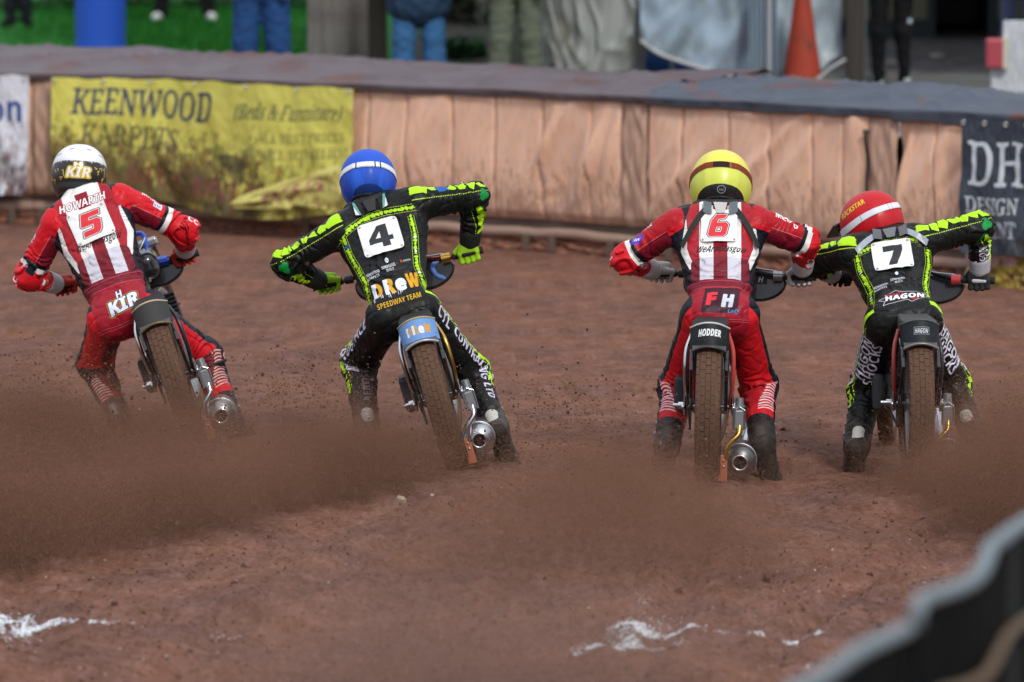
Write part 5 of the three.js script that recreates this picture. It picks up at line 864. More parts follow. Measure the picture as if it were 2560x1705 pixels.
  part(t, 'chain', merge([rodGeo(V(-0.078, 0.425, 0), V(-0.095, 0.38, -0.45), 0.006), rodGeo(V(-0.078, 0.225, 0), V(-0.095, 0.29, -0.45), 0.006)]), darkMetal);
  part(t, 'fuel_tank', new RoundedBoxGeometry(0.16, 0.13, 0.3, 4, 0.05).translate(0, 0.78, -0.78), o.tank ?? gloss);
  // exhaust on the right
  const ex = new THREE.Group(); ex.name = 'exhaust'; t.add(ex);
  part(ex, 'header_pipe', tubeGeo([V(0.06, 0.46, -0.95), V(0.14, 0.36, -0.98), V(0.165, 0.2, -0.8), V(0.15, 0.13, -0.5), V(0.14, 0.1, -0.33)], 0.02, 60), chrome);
  const mufR = o.muffler?.r ?? 0.067, mx = o.muffler?.x ?? 0.138, my = o.muffler?.y ?? 0.095;
  part(ex, 'muffler', new THREE.LatheGeometry([[0.02, -0.34], [mufR * 0.8, -0.31], [mufR, -0.27], [mufR, 0.0], [mufR * 0.97, 0.012], [0.036, 0.026], [0.03, 0.028], [0.03, -0.02], [0.001, -0.02]].map(([r, y]) => new THREE.Vector2(r, y)), 40).rotateX(Math.PI / 2).translate(mx, my, 0.03), o.muffler?.m ?? mat([0.12, 0.12, 0.125], 0.35, { metalness: 0.8 }));
  part(ex, 'tail_ring', new THREE.TorusGeometry(0.031, 0.0055, 10, 36).translate(mx, my, 0.06), chrome);
  part(ex, 'tail_bore', new THREE.CylinderGeometry(0.026, 0.026, 0.02, 24).rotateX(Math.PI / 2).translate(mx, my, 0.034), mat([0.006, 0.006, 0.006], 0.9));
  part(ex, 'clamp_band', new THREE.TorusGeometry(mufR + 0.001, 0.004, 8, 40).translate(mx, my, -0.06), alloy);
  // axle block with its clevis, hanger pipe and dirt deflector
  const ab = part(t, 'deflector_mount', merge([boxGeo(0.045, 0.085, 0.05, 0.13, 0.275, 0.03, 0.008), new THREE.CylinderGeometry(0.017, 0.02, 0.05, 16).translate(0.13, 0.34, 0.03)]), mat([0.36, 0.38, 0.40], 0.4, { metalness: 0.8 }));
  part(ab, 'mount_edge', merge([rodGeo(V(0.106, 0.235, 0.057), V(0.106, 0.315, 0.057), 0.004), rodGeo(V(0.154, 0.235, 0.057), V(0.154, 0.315, 0.057), 0.004), rodGeo(V(0.106, 0.315, 0.057), V(0.13, 0.33, 0.057), 0.004), rodGeo(V(0.154, 0.315, 0.057), V(0.13, 0.33, 0.057), 0.004)]), chrome);
  const df = part(t, 'dirt_deflector', tubeGeo([V(0.132, 0.25, 0.045), V(0.128, 0.215, 0.06), V(0.1, 0.185, 0.07), V(0.084, 0.15, 0.07), V(0.078, 0.11, 0.065)], 0.0115, 40), o.hanger ?? goldTube);
  part(df, 'bracket', boxGeo(0.03, 0.115, 0.014, 0.07, 0.07, 0.065, 0.005), orangePlastic); part(df, 'cross_bar', boxGeo(0.15, 0.028, 0.016, 0.0, 0.027, 0.062, 0.006), orangePlastic);
  part(df, 'bracket_bolts', merge([new THREE.SphereGeometry(0.006, 8, 6).translate(0.07, 0.105, 0.074), new THREE.SphereGeometry(0.006, 8, 6).translate(0.07, 0.08, 0.074), new THREE.SphereGeometry(0.006, 8, 6).translate(0.025, 0.027, 0.072)]), chrome);
  part(df, 'flap', sheet(12, 6, (u, v) => { const x = lerp(-0.05, 0.13, u); return V(x, 0.012 - 0.03 * u * (1 - v) + 0.006 * N2(u * 5, v * 4), 0.07 + 0.05 * v + 0.008 * N2(u * 7, 3)); }), mat([0.42, 0.30, 0.22], 0.85, { side: THREE.DoubleSide }));
  // footrest
  part(t, 'footrest', merge([rodGeo(V(0.1, 0.27, -0.42), V(0.22, 0.27, -0.42), 0.012), boxGeo(0.09, 0.012, 0.05, 0.19, 0.28, -0.42)]), darkMetal);
  // front end: steered wheel, fork, bars
  const gL = loc(o.gripL), gR = loc(o.gripR), mid = gL.clone().lerp(gR, 0.5), barDir = gR.clone().sub(gL).normalize();
  const fr = new THREE.Group(); fr.name = 'front_wheel'; fr.position.set(0.0, 0.34, -1.38); fr.rotation.y = o.steer ?? -0.15; t.add(fr);
  part(fr, 'tyre', frontTyre, tyreMat); part(fr, 'rim', rimGeo(0.262), alloy); part(fr, 'spokes', spokesGeo(0.255, 36), alloy); part(fr, 'hub', new THREE.CylinderGeometry(0.025, 0.025, 0.1, 16).rotateZ(Math.PI / 2), alloy);
  for (const s of [-1, 1]) part(t, 'fork_leg', rodGeo(V(0.075 * s, 0.34, -1.36), V(0.075 * s, 0.86, -1.06), 0.017), o.fork ?? chrome);
  part(t, 'fork_crown', boxGeo(0.2, 0.04, 0.07, 0, 0.85, -1.06, 0.012), alloy);
  const stem = V(0, 0.88, -1.05), out = 0.062;
  const bar = part(t, 'handlebar', tubeGeo([gL.clone().addScaledVector(barDir, -out), gL.clone().addScaledVector(barDir, 0.09), mid.clone().lerp(gL, 0.52).lerp(stem, 0.25), stem.clone().add(V(-0.04, 0.02, 0)), stem.clone().add(V(0.04, 0.02, 0)), mid.clone().lerp(gR, 0.52).lerp(stem, 0.25), gR.clone().addScaledVector(barDir, -0.09), gR.clone().addScaledVector(barDir, out)], 0.0115, 120), o.bar ?? chrome);
  for (const [g, s] of [[gL, -1], [gR, 1]]) { part(bar, 'grip', rodGeo(g.clone().addScaledVector(barDir, -0.075 * s), g.clone().addScaledVector(barDir, 0.064 * s), 0.0165, 0.0165, 16), rubber); }
  const cl = gR.clone().addScaledVector(barDir, -0.1); part(bar, 'throttle_clamp', rodGeo(cl.clone().addScaledVector(barDir, -0.024), cl.clone().addScaledVector(barDir, 0.016), 0.023, 0.021, 14), o.clamp);
  part(bar, 'throttle_cable', tubeGeo([cl.clone().add(V(-0.01, 0.02, 0)), cl.clone().add(V(-0.12, 0.035, -0.03)), stem.clone().add(V(0.05, 0.0, 0.03))], 0.0045, 40, 7), alloy);
  const cm = gL.clone().addScaledVector(barDir, 0.1); part(bar, 'lever_clamp', rodGeo(cm.clone().addScaledVector(barDir, -0.016), cm.clone().addScaledVector(barDir, 0.022), 0.019, 0.021, 12), darkMetal);
  part(bar, 'clutch_lever', tubeGeo([cm.clone().add(V(0, -0.01, -0.03)), gL.clone().add(V(0.03, -0.01, -0.075)), gL.clone().addScaledVector(barDir, -0.07).add(V(0, -0.02, -0.065))], 0.006, 30, 8), chrome);
  // front plate behind the bars
  const fp = new THREE.Shape(), W = 0.215; fp.moveTo(-W + 0.06, -0.056); fp.lineTo(W - 0.1, -0.064); fp.quadraticCurveTo(W - 0.01, -0.05, W, 0.01); fp.quadraticCurveTo(W - 0.01, 0.04, W - 0.05, 0.045); fp.lineTo(-W + 0.05, 0.045); fp.quadraticCurveTo(-W, 0.04, -W, 0.0); fp.quadraticCurveTo(-W, -0.05, -W + 0.06, -0.056);
  const plate = part(t, 'front_plate', new THREE.ExtrudeGeometry(fp, { depth: 0.03, bevelEnabled: true, bevelSize: 0.012, bevelThickness: 0.014, bevelSegments: 4, curveSegments: 14 }), o.plate ?? gloss);
  plate.position.copy(mid).add(V(...(o.plateOff ?? [0.03, -0.04, -0.1]))); plate.rotation.set(-0.15, 0, Math.atan2(barDir.y, barDir.x));
  o.extra?.(t, plate, { gL, gR, mid });
  return lit(t);
}
const padMat = (draw, w = 512, h = 200) => mat([1, 1, 1], 0.55, { map: tex(canvas(w, h, (g) => { draw(g, w, h); specks(g, 0, 0, w, h, 90, ['#6b4d3d', '#7b5a48'], 0.8, 3.5); })) });
const drewLogo = (g, x, y, w, h, drip) => { const c = ['#e2e6f4', '#d9a022'], L = ['D', 'R', 'e', 'W']; L.forEach((s, i) => { const cx = x + (i + 0.5) * w / 4; text(g, s, cx, y, h, { fill: i === 3 ? c[1] : c[0], fit: w / 4.5, stroke: i === 3 ? c[1] : c[0], sw: h * 0.09 }); if (i < 2) { g.save(); g.beginPath(); g.rect(cx, y - h, w / 8, h * 2); g.clip(); text(g, s, cx, y, h, { fill: c[1], fit: w / 4.5, stroke: c[1], sw: h * 0.09 }); g.restore(); } }); if (drip) for (let k = 0; k < 16; k++) { g.fillStyle = c[0]; g.fillRect(x + rnd() * w * 0.72, y + h * 0.3, 4, rand(5, h * 0.35)); } };
// ------------------------------------------------------------ the four riders and their machines
const glossBlue = mat([0.02, 0.08, 0.5], 0.25, { metalness: 0.5, clearcoat: 0.5 }), bootBlack = mat([0.03, 0.028, 0.027], 0.5), soleMat = mat([0.035, 0.027, 0.022], 0.9), bootWhite = mat([0.55, 0.53, 0.48], 0.5), steel = mat([0.25, 0.24, 0.23], 0.4, { metalness: 0.7 });
function neonGlove() { return mat([0.36, 0.66, 0.02], 0.6); }
const racers = [
  { // one: red and white, white helmet
    c: onPlane(497, 1112), lean: 0.33, yaw: 0.06, wide: 0.97,
    joints: { neck: [206, 492, 0.72], head: [198, 438, 0.82], shL: [140, 562, 0.64], shR: [306, 500, 0.66], elL: [72, 690, 0.70], haL: [158, 716, 0.88], elR: [463, 578, 0.74], haR: [463, 640, 0.92], hipL: [268, 802, 0.28], hipR: [356, 772, 0.28], knL: [238, 905, 0.60], anL: [298, 1046, 0.40], toL: [320, 1110, 0.56], knR: [512, 890, 0.52], anR: [574, 1045, 0.30], toR: [622, 1098, 0.42] },
    label: 'rider in red and white striped leathers with number 5 and a white topped helmet',
    suit: redSuit({ checker: true, shin: '#6a1a20', rib: '#d8a9a0', back: (g) => {
      text(g, 'HOWARTH', tx(-0.005), ty(0.905), 96, { skew: -0.25, fill: '#f0eef0', stroke: '#7c1020', sw: 12, fit: 450 });
      const x = tx(0.015), y = ty(0.06); g.save(); g.translate(x, y); g.rotate(-0.12); text(g, 'KIR', 0, 34, 150, { skew: -0.2, fill: '#dfe4f6', stroke: '#a8772a', sw: 34, fit: 300 }); text(g, 'KIR', 0, 34, 150, { skew: -0.2, fill: '#dfe4f6', stroke: '#1a1626', sw: 20, fit: 300 }); text(g, 'KIR', 0, 34, 150, { skew: -0.2, fill: '#dfe4f6', stroke: '#dfe4f6', sw: 8, fit: 300 }); text(g, 'H', 0, -62, 96, { skew: -0.2, fill: '#dfe4f6', stroke: '#1a1626', sw: 14 }); g.restore(); },
      more: (g) => { limbBox(g, -1, 18, 178, legY(0.02), legY(0.5), '#12141f'); limbBox(g, 1, 26, 175, legY(0.02), legY(0.46), '#12141f'); specks(g, 1040, 1300, 480, 650, 600, ['#5a3a30', '#6a4a3c', '#3a2622'], 1, 6); g.fillStyle = '#14202c'; g.fillRect(limbX(-1, 10), armY(0.2), 60, 70); text(g, 'ART', limbX(-1, 30), armY(0.225), 32, { fill: '#cfd6da', rot: -1.3 }); g.fillStyle = '#dbe4ea'; g.fillRect(limbX(1, 18), armY(0.13), 46, 60); text(g, 'KM', limbX(1, 32), armY(0.15), 34, { fill: '#6d7fa0', rot: 1.4 }); } }),
    plate: { a: 0.0, b: 0.72, w: 0.185, h: 0.18, rot: 0.06, art: plateArt(5, '#d21f2c', true) },
    helmetArt: helmetArt((g, w, h) => {
      g.fillStyle = '#e9ebee'; g.fillRect(0, 0, w, h); g.fillStyle = '#17181b'; g.fillRect(0, 268, w, h); g.fillStyle = '#d8dadd'; for (let x = 0; x < w; x += 7) g.fillRect(x, 250, 4, rand(4, 34));
      g.fillStyle = '#1b1c20'; for (const [x, y, r] of [[430, 150, -0.3], [590, 150, 0.3], [330, 205, -0.4], [690, 200, 0.4]]) { g.beginPath(); g.ellipse(x, y, 26, 6, r, 0, 6.3); g.fill(); }
      for (let k = 0; k < 46; k++) { const x = 60 + k * 20; if (x > 415 && x < 600) continue; g.strokeStyle = '#d9b61c'; g.lineWidth = 6; g.beginPath(); const y = rand(310, 400); g.moveTo(x, y); g.lineTo(x + rand(6, 26), y + rand(-20, 20)); g.lineTo(x + rand(4, 20), y + rand(10, 44)); g.stroke(); }
      text(g, 'KIR', 505, 352, 92, { skew: -0.2, fill: '#e9eef2', stroke: '#d2ae1d', sw: 20, fit: 150 }); text(g, 'H', 500, 298, 44, { fill: '#e9eef2', stroke: '#d2ae1d', sw: 8, fit: 60 });
      g.fillStyle = '#2f3c3f'; g.fillRect(330, 420, 360, 40); g.fillStyle = '#c8571c'; g.fillRect(430, 486, 160, 22); }),
    helmet: { lining: [0.2, 0.05, 0.02], coat: 0.4, rim: -0.66 }, headPitch: -0.12, headYaw: 0.08, headRoll: -0.06,
    glove: mat([0.5, 0.03, 0.015], 0.6), cuff: mat([0.6, 0.58, 0.58], 0.6), boot: bootBlack, sole: soleMat, bootTrim: steel,
    bike: { label: 'speedway bike leaning left under the rider with number 5, plain dark seat pad', pad: mat([0.05, 0.052, 0.05], 0.7), piping: mat([0.5, 0.42, 0.28], 0.6), bar: glossBlue, clamp: glossBlue, guardEdge: mat([0.16, 0.12, 0.05], 0.4, { metalness: 0.5 }), hanger: chrome, muffler: { m: mat([0.3, 0.29, 0.28], 0.3, { metalness: 0.9 }) }, plateOff: [0.045, -0.05, -0.1], extra: (t, plate) => { part(plate, 'plate_edge', tubeGeo([V(-0.18, 0.05, 0.04), V(-0.05, 0.055, 0.045), V(0.1, 0.054, 0.045), V(0.16, 0.046, 0.042)], 0.012, 30), glossBlue); } },
  },
  { // two: black and neon, blue helmet
    c: onPlane(1147, 1172), lean: 0.28, yaw: 0.025, wide: 0.92,
    joints: { neck: [930, 522, 0.72], head: [920, 453, 0.83], shL: [846, 580, 0.64], shR: [1050, 508, 0.66], elL: [716, 660, 0.70], haL: [816, 711, 0.88], elR: [1184, 492, 0.74], haR: [1172, 632, 0.86], hipL: [964, 798, 0.28], hipR: [1052, 774, 0.28], knL: [898, 905, 0.60], anL: [918, 1064, 0.40], toL: [912, 1150, 0.52], knR: [1182, 938, 0.52], anR: [1240, 1068, 0.24], toR: [1278, 1174, 0.28] },
    label: 'rider in black and neon green leathers with number 4 and a blue helmet',
    suit: blackSuit({ more: (g) => {
      drewLogo(g, tx(-0.105), ty(0.21), 430, 205, true); text(g, 'SPEEDWAY TEAM', tx(0.002), ty(0.055), 74, { fill: '#d6a71f', fit: 400 });
      text(g, 'KENWOOD', tx(-0.075), ty(0.375), 40, { fill: '#ccd2dc', fit: 130 }); text(g, 'KARPETS', tx(-0.077), ty(0.34), 36, { fill: '#ccd2dc', fit: 115 }); text(g, 'SIMPSONS', tx(0.0), ty(0.385), 44, { font: 'serif', fill: '#dfe3ea', fit: 125 }); text(g, 'MALT', tx(0.003), ty(0.35), 36, { font: 'serif', fill: '#dfe3ea', fit: 70 });
      g.fillStyle = '#dfe3ea'; g.beginPath(); g.ellipse(tx(0.0), ty(0.44), 16, 28, 0, 0, 6.3); g.fill(); text(g, 'S', tx(0), ty(0.44), 36, { fill: '#1a1c20', font: 'serif' }); g.fillStyle = '#c24a25'; g.fillRect(tx(0.055), ty(0.41), 16, 26); g.fillStyle = '#8a9298'; g.fillRect(tx(0.067), ty(0.405), 66, 16);
      text(g, 'AEROSPACE', limbX(-1, 26), legY(0.27), 84, { rot: -1.57, fill: '#dedbf0', fit: 450, skew: -0.1 }); text(g, 'AEROSPACE', limbX(-1, -16), legY(0.52), 60, { rot: -1.57, fill: '#6a5c68', fit: 260 });
      text(g, 'CTL', limbX(1, 30), legY(0.07), 76, { rot: 1.57, fill: '#d6d2ea', fit: 120 }); text(g, 'CONTRACTING LTD', limbX(1, 34), legY(0.42), 66, { rot: 1.57, fill: '#d6d2ea', fit: 520 });
      specks(g, 1040, 1300, 480, 640, 560, ['#5b4438', '#6d5243', '#7a6152', '#4a382e'], 2, 8); } }),
    plate: { a: 0.004, b: 0.665, w: 0.18, h: 0.18, rot: 0.0, art: plateArt(4, '#1b1c1e') },
    helmetArt: helmetArt((g, w, h) => { g.fillStyle = '#2455c8'; g.fillRect(0, 0, w, h); for (let i = 0; i < 9; i++) { g.fillStyle = i % 2 ? '#2b5fd2' : '#1f4db8'; poly(g, [[140 + i * 90, 330], [190 + i * 90, 330], [230 + i * 90, 512], [120 + i * 90, 512]], g.fillStyle); } g.fillStyle = '#14316f'; g.beginPath(); g.ellipse(512, 520, 130, 84, 0, 0, 6.3); g.fill(); }),
    helmet: { strap: canvas(1024, 64, (g, w, h) => { g.fillStyle = '#e4e7f0'; g.fillRect(0, 0, w, h); g.fillStyle = '#16181c'; for (const x of [420, 560, 600, 830, 190]) g.fillRect(x, 0, 9, h); g.fillRect(0, 56, w, 5); g.fillRect(870, 10, 60, 40); g.fillRect(90, 10, 60, 40); }), rough: 0.55, coat: 0.1, scale: 0.97 }, headPitch: -0.42, headYaw: 0.04, headRoll: 0.03,
    brace: { collar: mat([0.02, 0.02, 0.02], 0.6), strut: mat([0.03, 0.03, 0.03], 0.5), wing: mat([1, 1, 1], 0.45, { map: tex(canvas(128, 128, (g) => { g.fillStyle = '#17181a'; g.fillRect(0, 0, 128, 128); poly(g, [[70, 128], [128, 30], [128, 0], [96, 0], [40, 128]], '#4fa7a6'); poly(g, [[70, 128], [128, 40], [128, 128]], '#d9dde0'); g.strokeStyle = '#b08a5a'; g.lineWidth = 5; g.beginPath(); g.moveTo(40, 128); g.lineTo(100, 0); g.stroke(); })) }) },
    glove: neonGlove(), cuff: mat([0.02, 0.022, 0.02], 0.6), gloveTrim: mat([0.02, 0.02, 0.02], 0.5), boot: mat([0.045, 0.043, 0.04], 0.45), sole: soleMat, bootTrim: bootWhite,
    bike: { label: 'speedway bike leaning left under the rider with number 4, light blue lettered seat pad', pad: padMat((g, w, h) => { g.fillStyle = '#6f9ad6'; g.fillRect(0, 0, w, h); drewLogo(g, 130, 104, 260, 110); }), piping: mat([0.42, 0.36, 0.2], 0.6), guardEdge: mat([0.40, 0.42, 0.44], 0.35, { metalness: 0.5 }), hanger: chrome, clamp: goldTube, bar: mat([0.3, 0.06, 0.04], 0.2, { metalness: 0.9 }), muffler: { m: mat([0.42, 0.43, 0.45], 0.26, { metalness: 0.95 }), y: 0.1, x: 0.12 }, tubeR: goldTube, plateOff: [0.02, -0.06, -0.1], extra: (t, plate) => { part(plate, 'plate_edge', tubeGeo([V(0.18, -0.045, 0.03), V(0.14, -0.02, 0.048), V(0.13, 0.02, 0.048), V(0.165, 0.045, 0.03)], 0.012, 30), mat([0.1, 0.22, 0.6], 0.4)); } },
  },
  { // three: red and white, yellow helmet
    c: onPlane(1767, 1207), lean: -0.02, yaw: -0.05, wide: 0.9,
    joints: { neck: [1799, 532, 0.74], head: [1802, 464, 0.84], shL: [1690, 562, 0.66], shR: [1896, 560, 0.66], elL: [1566, 648, 0.72], haL: [1648, 682, 0.92], elR: [2012, 604, 0.74], haR: [2004, 692, 0.90], hipL: [1752, 788, 0.28], hipR: [1848, 788, 0.28], knL: [1694, 963, 0.56], anL: [1668, 1112, 0.30], toL: [1655, 1165, 0.44], knR: [1896, 966, 0.54], anR: [1906, 1110, 0.22], toR: [1938, 1240, 0.26] },
    label: 'rider in red and white striped leathers with number 6 and a yellow helmet',
    suit: redSuit({ sleeve: '#ad1722', back: (g) => {
      poly(g, [[tx(-0.085), ty(-0.045)], [tx(-0.065), ty(0.185)], [tx(0.085), ty(0.185)], [tx(0.07), ty(-0.045)]], '#3b1424'); text(g, 'F', tx(-0.04), ty(0.075), 175, { skew: -0.15, fill: '#e2313c', stroke: '#e2313c', sw: 16, fit: 95 }); text(g, 'H', tx(0.03), ty(0.055), 165, { skew: -0.15, fill: '#c9cfdd', stroke: '#c9cfdd', sw: 16, fit: 110 }); text(g, 'Lady', tx(0.055), ty(-0.03), 44, { skew: -0.25, fill: '#3f8fd4' });
      g.fillStyle = '#8b1c26'; text(g, 'GLASGOW', tx(0), ty(0.985), 46, { fill: '#a01c2c', fit: 130 }); },
      more: (g) => { g.fillStyle = '#5a3bb0'; g.beginPath(); g.ellipse(limbX(-1, 28), armY(0.17), 34, 50, 0.2, 0, 6.3); g.fill(); text(g, 'fuel', limbX(-1, 28), armY(0.17), 32, { rot: -1.4, fill: '#e7e3f4' }); text(g, 'MCD', limbX(1, 45), armY(0.09), 54, { rot: 1.57, skew: -0.2, fill: '#efe8ea' }); text(g, 'D', limbX(1, 25), armY(0.15), 50, { rot: 1.4, fill: '#efe8ea' }); } }),
    plate: { a: -0.006, b: 0.79, w: 0.155, h: 0.17, rot: -0.02, art: plateArt(6, '#d21f2c', true) },
    helmetArt: helmetArt((g, w, h) => { g.fillStyle = '#e4dc4c'; g.fillRect(0, 0, w, h); g.fillStyle = '#d3d94c'; poly(g, [[330, 300], [690, 300], [760, 440], [260, 440]], '#d3dc55'); g.fillStyle = '#17181a'; g.beginPath(); g.ellipse(512, 530, 250, 104, 0, 0, 6.3); g.fill(); g.strokeStyle = '#9aa0a4'; g.lineWidth = 4; g.beginPath(); g.arc(512, 462, 24, 0, 6.3); g.stroke(); text(g, 'AM', 512, 463, 20, { fill: '#8a9094' }); g.fillStyle = '#d8dadf'; g.fillRect(790, 420, 60, 92); g.fillRect(180, 440, 50, 72); }),
    helmet: { strap: canvas(1024, 64, (g, w, h) => { g.fillStyle = '#7d3524'; g.fillRect(0, 0, w, h); for (let x = 0; x < w; x += 6) { g.fillStyle = x % 12 ? '#692a20' : '#96452c'; g.fillRect(x, 0, 4, h); } g.fillStyle = '#2d1a20'; g.fillRect(450, 0, 110, h); g.fillStyle = '#8a6a40'; g.fillRect(560, 0, 12, h); }), rough: 0.4, scale: 1.05 }, headPitch: -0.5, headYaw: -0.02, headRoll: -0.04,
    brace: { collar: mat([0.03, 0.03, 0.033], 0.6), strut: mat([0.5, 0.48, 0.46], 0.5), wing: mat([0.12, 0.14, 0.16], 0.5), strap: mat([0.02, 0.024, 0.022], 0.7), reach: 0.165, fall: 0.62 },
    glove: mat([0.5, 0.48, 0.47], 0.6), cuff: mat([0.62, 0.6, 0.6], 0.6), gloveTrim: mat([0.5, 0.04, 0.03], 0.6), boot: mat([0.034, 0.029, 0.025], 0.55), sole: soleMat, bootTrim: mat([0.06, 0.05, 0.042], 0.6),
    bike: { label: 'upright speedway bike under the rider with number 6, black seat pad with a white name', pad: padMat((g, w, h) => { g.fillStyle = '#1d2225'; g.fillRect(0, 0, w, h); text(g, 'HODDER', 256, 84, 84, { fill: '#e6ebeb', fit: 225, skew: -0.12, stroke: '#e6ebeb', sw: 5 }); g.fillStyle = '#14181a'; g.fillRect(0, 150, w, 50); }), piping: mat([0.55, 0.57, 0.57], 0.6), clamp: mat([0.3, 0.32, 0.34], 0.3, { metalness: 0.8 }), bar: darkMetal, tubeR: mat([0.45, 0.05, 0.04], 0.45), plateOff: [0.02, -0.05, -0.12], extra: (t, plate) => { const m = mat([1, 1, 1], 0.4, { map: tex(canvas(128, 64, (g) => { g.fillStyle = '#0d0d0f'; g.fillRect(0, 0, 128, 64); text(g, 'F', 36, 32, 54, { fill: '#c8242e', skew: -0.2 }); text(g, 'H', 84, 32, 54, { fill: '#c4cad4', skew: -0.2 }); })) }); part(plate, 'plate_logo', new THREE.PlaneGeometry(0.08, 0.04).translate(0.1, 0.02, 0.0455), m); } },
  },
  { // four: black and neon, red helmet
    c: onPlane(2289, 1197), lean: 0.0, yaw: 0.02, wide: 0.91,
    joints: { neck: [2222, 608, 0.74], head: [2180, 560, 0.86], shL: [2124, 632, 0.64], shR: [2308, 602, 0.66], elL: [2028, 655, 0.78], haL: [2094, 692, 0.98], elR: [2446, 566, 0.74], haR: [2450, 700, 0.86], hipL: [2210, 806, 0.28], hipR: [2304, 796, 0.28], knL: [2166, 975, 0.56], anL: [2142, 1112, 0.30], toL: [2128, 1222, 0.38], knR: [2378, 960, 0.54], anR: [2428, 1068, 0.34], toR: [2452, 1120, 0.46] },
    label: 'rider in black and neon green leathers with number 7 and a turned red helmet',
    suit: blackSuit({ more: (g) => {
      g.save(); g.translate(tx(0.012), ty(0.165)); g.rotate(-0.05); poly(g, [[-215, 10], [-140, -20], [-150, -60], [-60, -100], [20, -60], [205, -70], [195, 40], [130, 60], [60, 90], [20, 50], [-190, 92], [-165, 44]], '#101012', '#e9e9ee', 9); text(g, 'Sam', -70, -52, 76, { fill: '#b81f2a', skew: -0.3 }); text(g, 'HAGON', 10, 2, 96, { fill: '#eceef2', skew: -0.15, fit: 350, stroke: '#eceef2', sw: 5 }); text(g, '350', 90, 52, 42, { fill: '#c4222c', stroke: '#c4222c', sw: 3 }); g.restore();
      text(g, 'KENWOOD', tx(-0.075), ty(0.36), 40, { fill: '#ccd2dc', fit: 125, rot: -0.1 }); text(g, 'KARPETS', tx(-0.077), ty(0.325), 36, { fill: '#ccd2dc', fit: 110, rot: -0.1 }); text(g, 'SIMPSONS', tx(0.0), ty(0.40), 44, { font: 'serif', fill: '#dfe3ea', fit: 125 }); text(g, 'MALT', tx(0.003), ty(0.365), 36, { font: 'serif', fill: '#dfe3ea', fit: 70 }); g.fillStyle = '#dfe3ea'; g.beginPath(); g.ellipse(tx(0), ty(0.47), 15, 27, 0, 0, 6.3); g.fill();
      text(g, 'HAGON', limbX(-1, 32), legY(0.18), 72, { rot: -1.57, fill: '#e2e0f2', fit: 255 }); text(g, 'SHOCKS', limbX(-1, -4), legY(0.19), 66, { rot: -1.57, fill: '#e2e0f2', fit: 255 });
      text(g, 'HAGON', limbX(1, 34), legY(0.18), 70, { rot: 1.57, fill: '#e2e0f2', fit: 255 }); text(g, 'SHOCKS', limbX(1, -1), legY(0.18), 64, { rot: 1.57, fill: '#e2e0f2', fit: 255 });
      for (const s of [-1, 1]) { limbBox(g, s, 56, 84, legY(0.05), legY(0.38), '#d8d6ea'); text(g, 'ENGINEERING', limbX(s, 70), legY(0.19), 40, { rot: s * 1.57, fill: '#23242c', fit: 250 }); text(g, '4', limbX(s, 70), legY(0.345), 46, { rot: s * 1.57, fill: '#c8222c' }); }
      text(g, 'HAGON', limbX(1, 8), armY(0.40), 62, { rot: -1.57, fill: '#d4d4e6', fit: 170 }); text(g, 'SHOCKS', limbX(1, 42), armY(0.40), 62, { rot: -1.57, fill: '#d4d4e6', fit: 180 }); } }),
    plate: { a: -0.004, b: 0.70, w: 0.172, h: 0.17, rot: 0.0, art: plateArt(7, '#1b1c1e') },
    helmetArt: helmetArt((g, w, h) => { g.fillStyle = '#bd1420'; g.fillRect(0, 0, w, h); g.fillStyle = '#a90f1c'; poly(g, [[300, 0], [420, 0], [380, 300], [250, 300]], '#c51a26'); g.fillStyle = '#15161a'; g.fillRect(0, 462, w, 60); g.beginPath(); g.ellipse(512, 500, 290, 84, 0, 0, 6.3); g.fill(); text(g, 'ROCKSTAR', 300, 205, 62, { fill: '#d6d420', fit: 190, rot: -0.1 }); text(g, 'ROCKSTAR', 724, 205, 62, { fill: '#d6d420', fit: 190, rot: 0.1 }); }),
    helmet: { strap: canvas(1024, 64, (g, w, h) => { g.fillStyle = '#dfe2ec'; g.fillRect(0, 0, w, h); g.fillStyle = '#c2c7d6'; g.fillRect(0, 4, w, 4); g.fillRect(0, 56, w, 4); g.fillStyle = '#aab0c2'; for (const x of [500, 530, 300]) g.fillRect(x, 0, 6, h); }), rough: 0.5, coat: 0.15, lining: [0.22, 0.03, 0.015], scale: 1.0 }, headPitch: -0.42, headYaw: 0.62, headRoll: 0.16,
    brace: { collar: mat([0.1, 0.105, 0.11], 0.5), strut: mat([0.16, 0.165, 0.18], 0.5), wing: mat([0.12, 0.125, 0.135], 0.5), strap: mat([0.32, 0.36, 0.42], 0.35), reach: 0.155, fall: 0.80 },
    glove: mat([0.03, 0.032, 0.034], 0.6), cuff: mat([0.5, 0.5, 0.58], 0.55), gloveTrim: mat([0.6, 0.6, 0.66], 0.5), boot: bootBlack, sole: soleMat, bootTrim: bootWhite,
    bike: { label: 'upright speedway bike under the rider with number 7, black seat pad with a small logo', pad: padMat((g, w, h) => { g.fillStyle = '#1c2226'; g.fillRect(0, 0, w, h); text(g, 'HAGON', 262, 96, 62, { fill: '#cfd6da', fit: 130, skew: -0.15 }); g.strokeStyle = '#9aa3a8'; g.lineWidth = 4; g.strokeRect(190, 62, 146, 66); }), piping: mat([0.09, 0.1, 0.1], 0.5), seat: mat([0.06, 0.062, 0.06], 0.7), clamp: mat([0.55, 0.05, 0.06], 0.4), bar: darkMetal, guardEdge: mat([0.22, 0.2, 0.19], 0.4, { metalness: 0.5 }), tubeL: mat([0.4, 0.06, 0.05], 0.4), plateOff: [0.03, -0.05, -0.12], clutch: mat([0.07, 0.075, 0.08], 0.5) },
  },
];
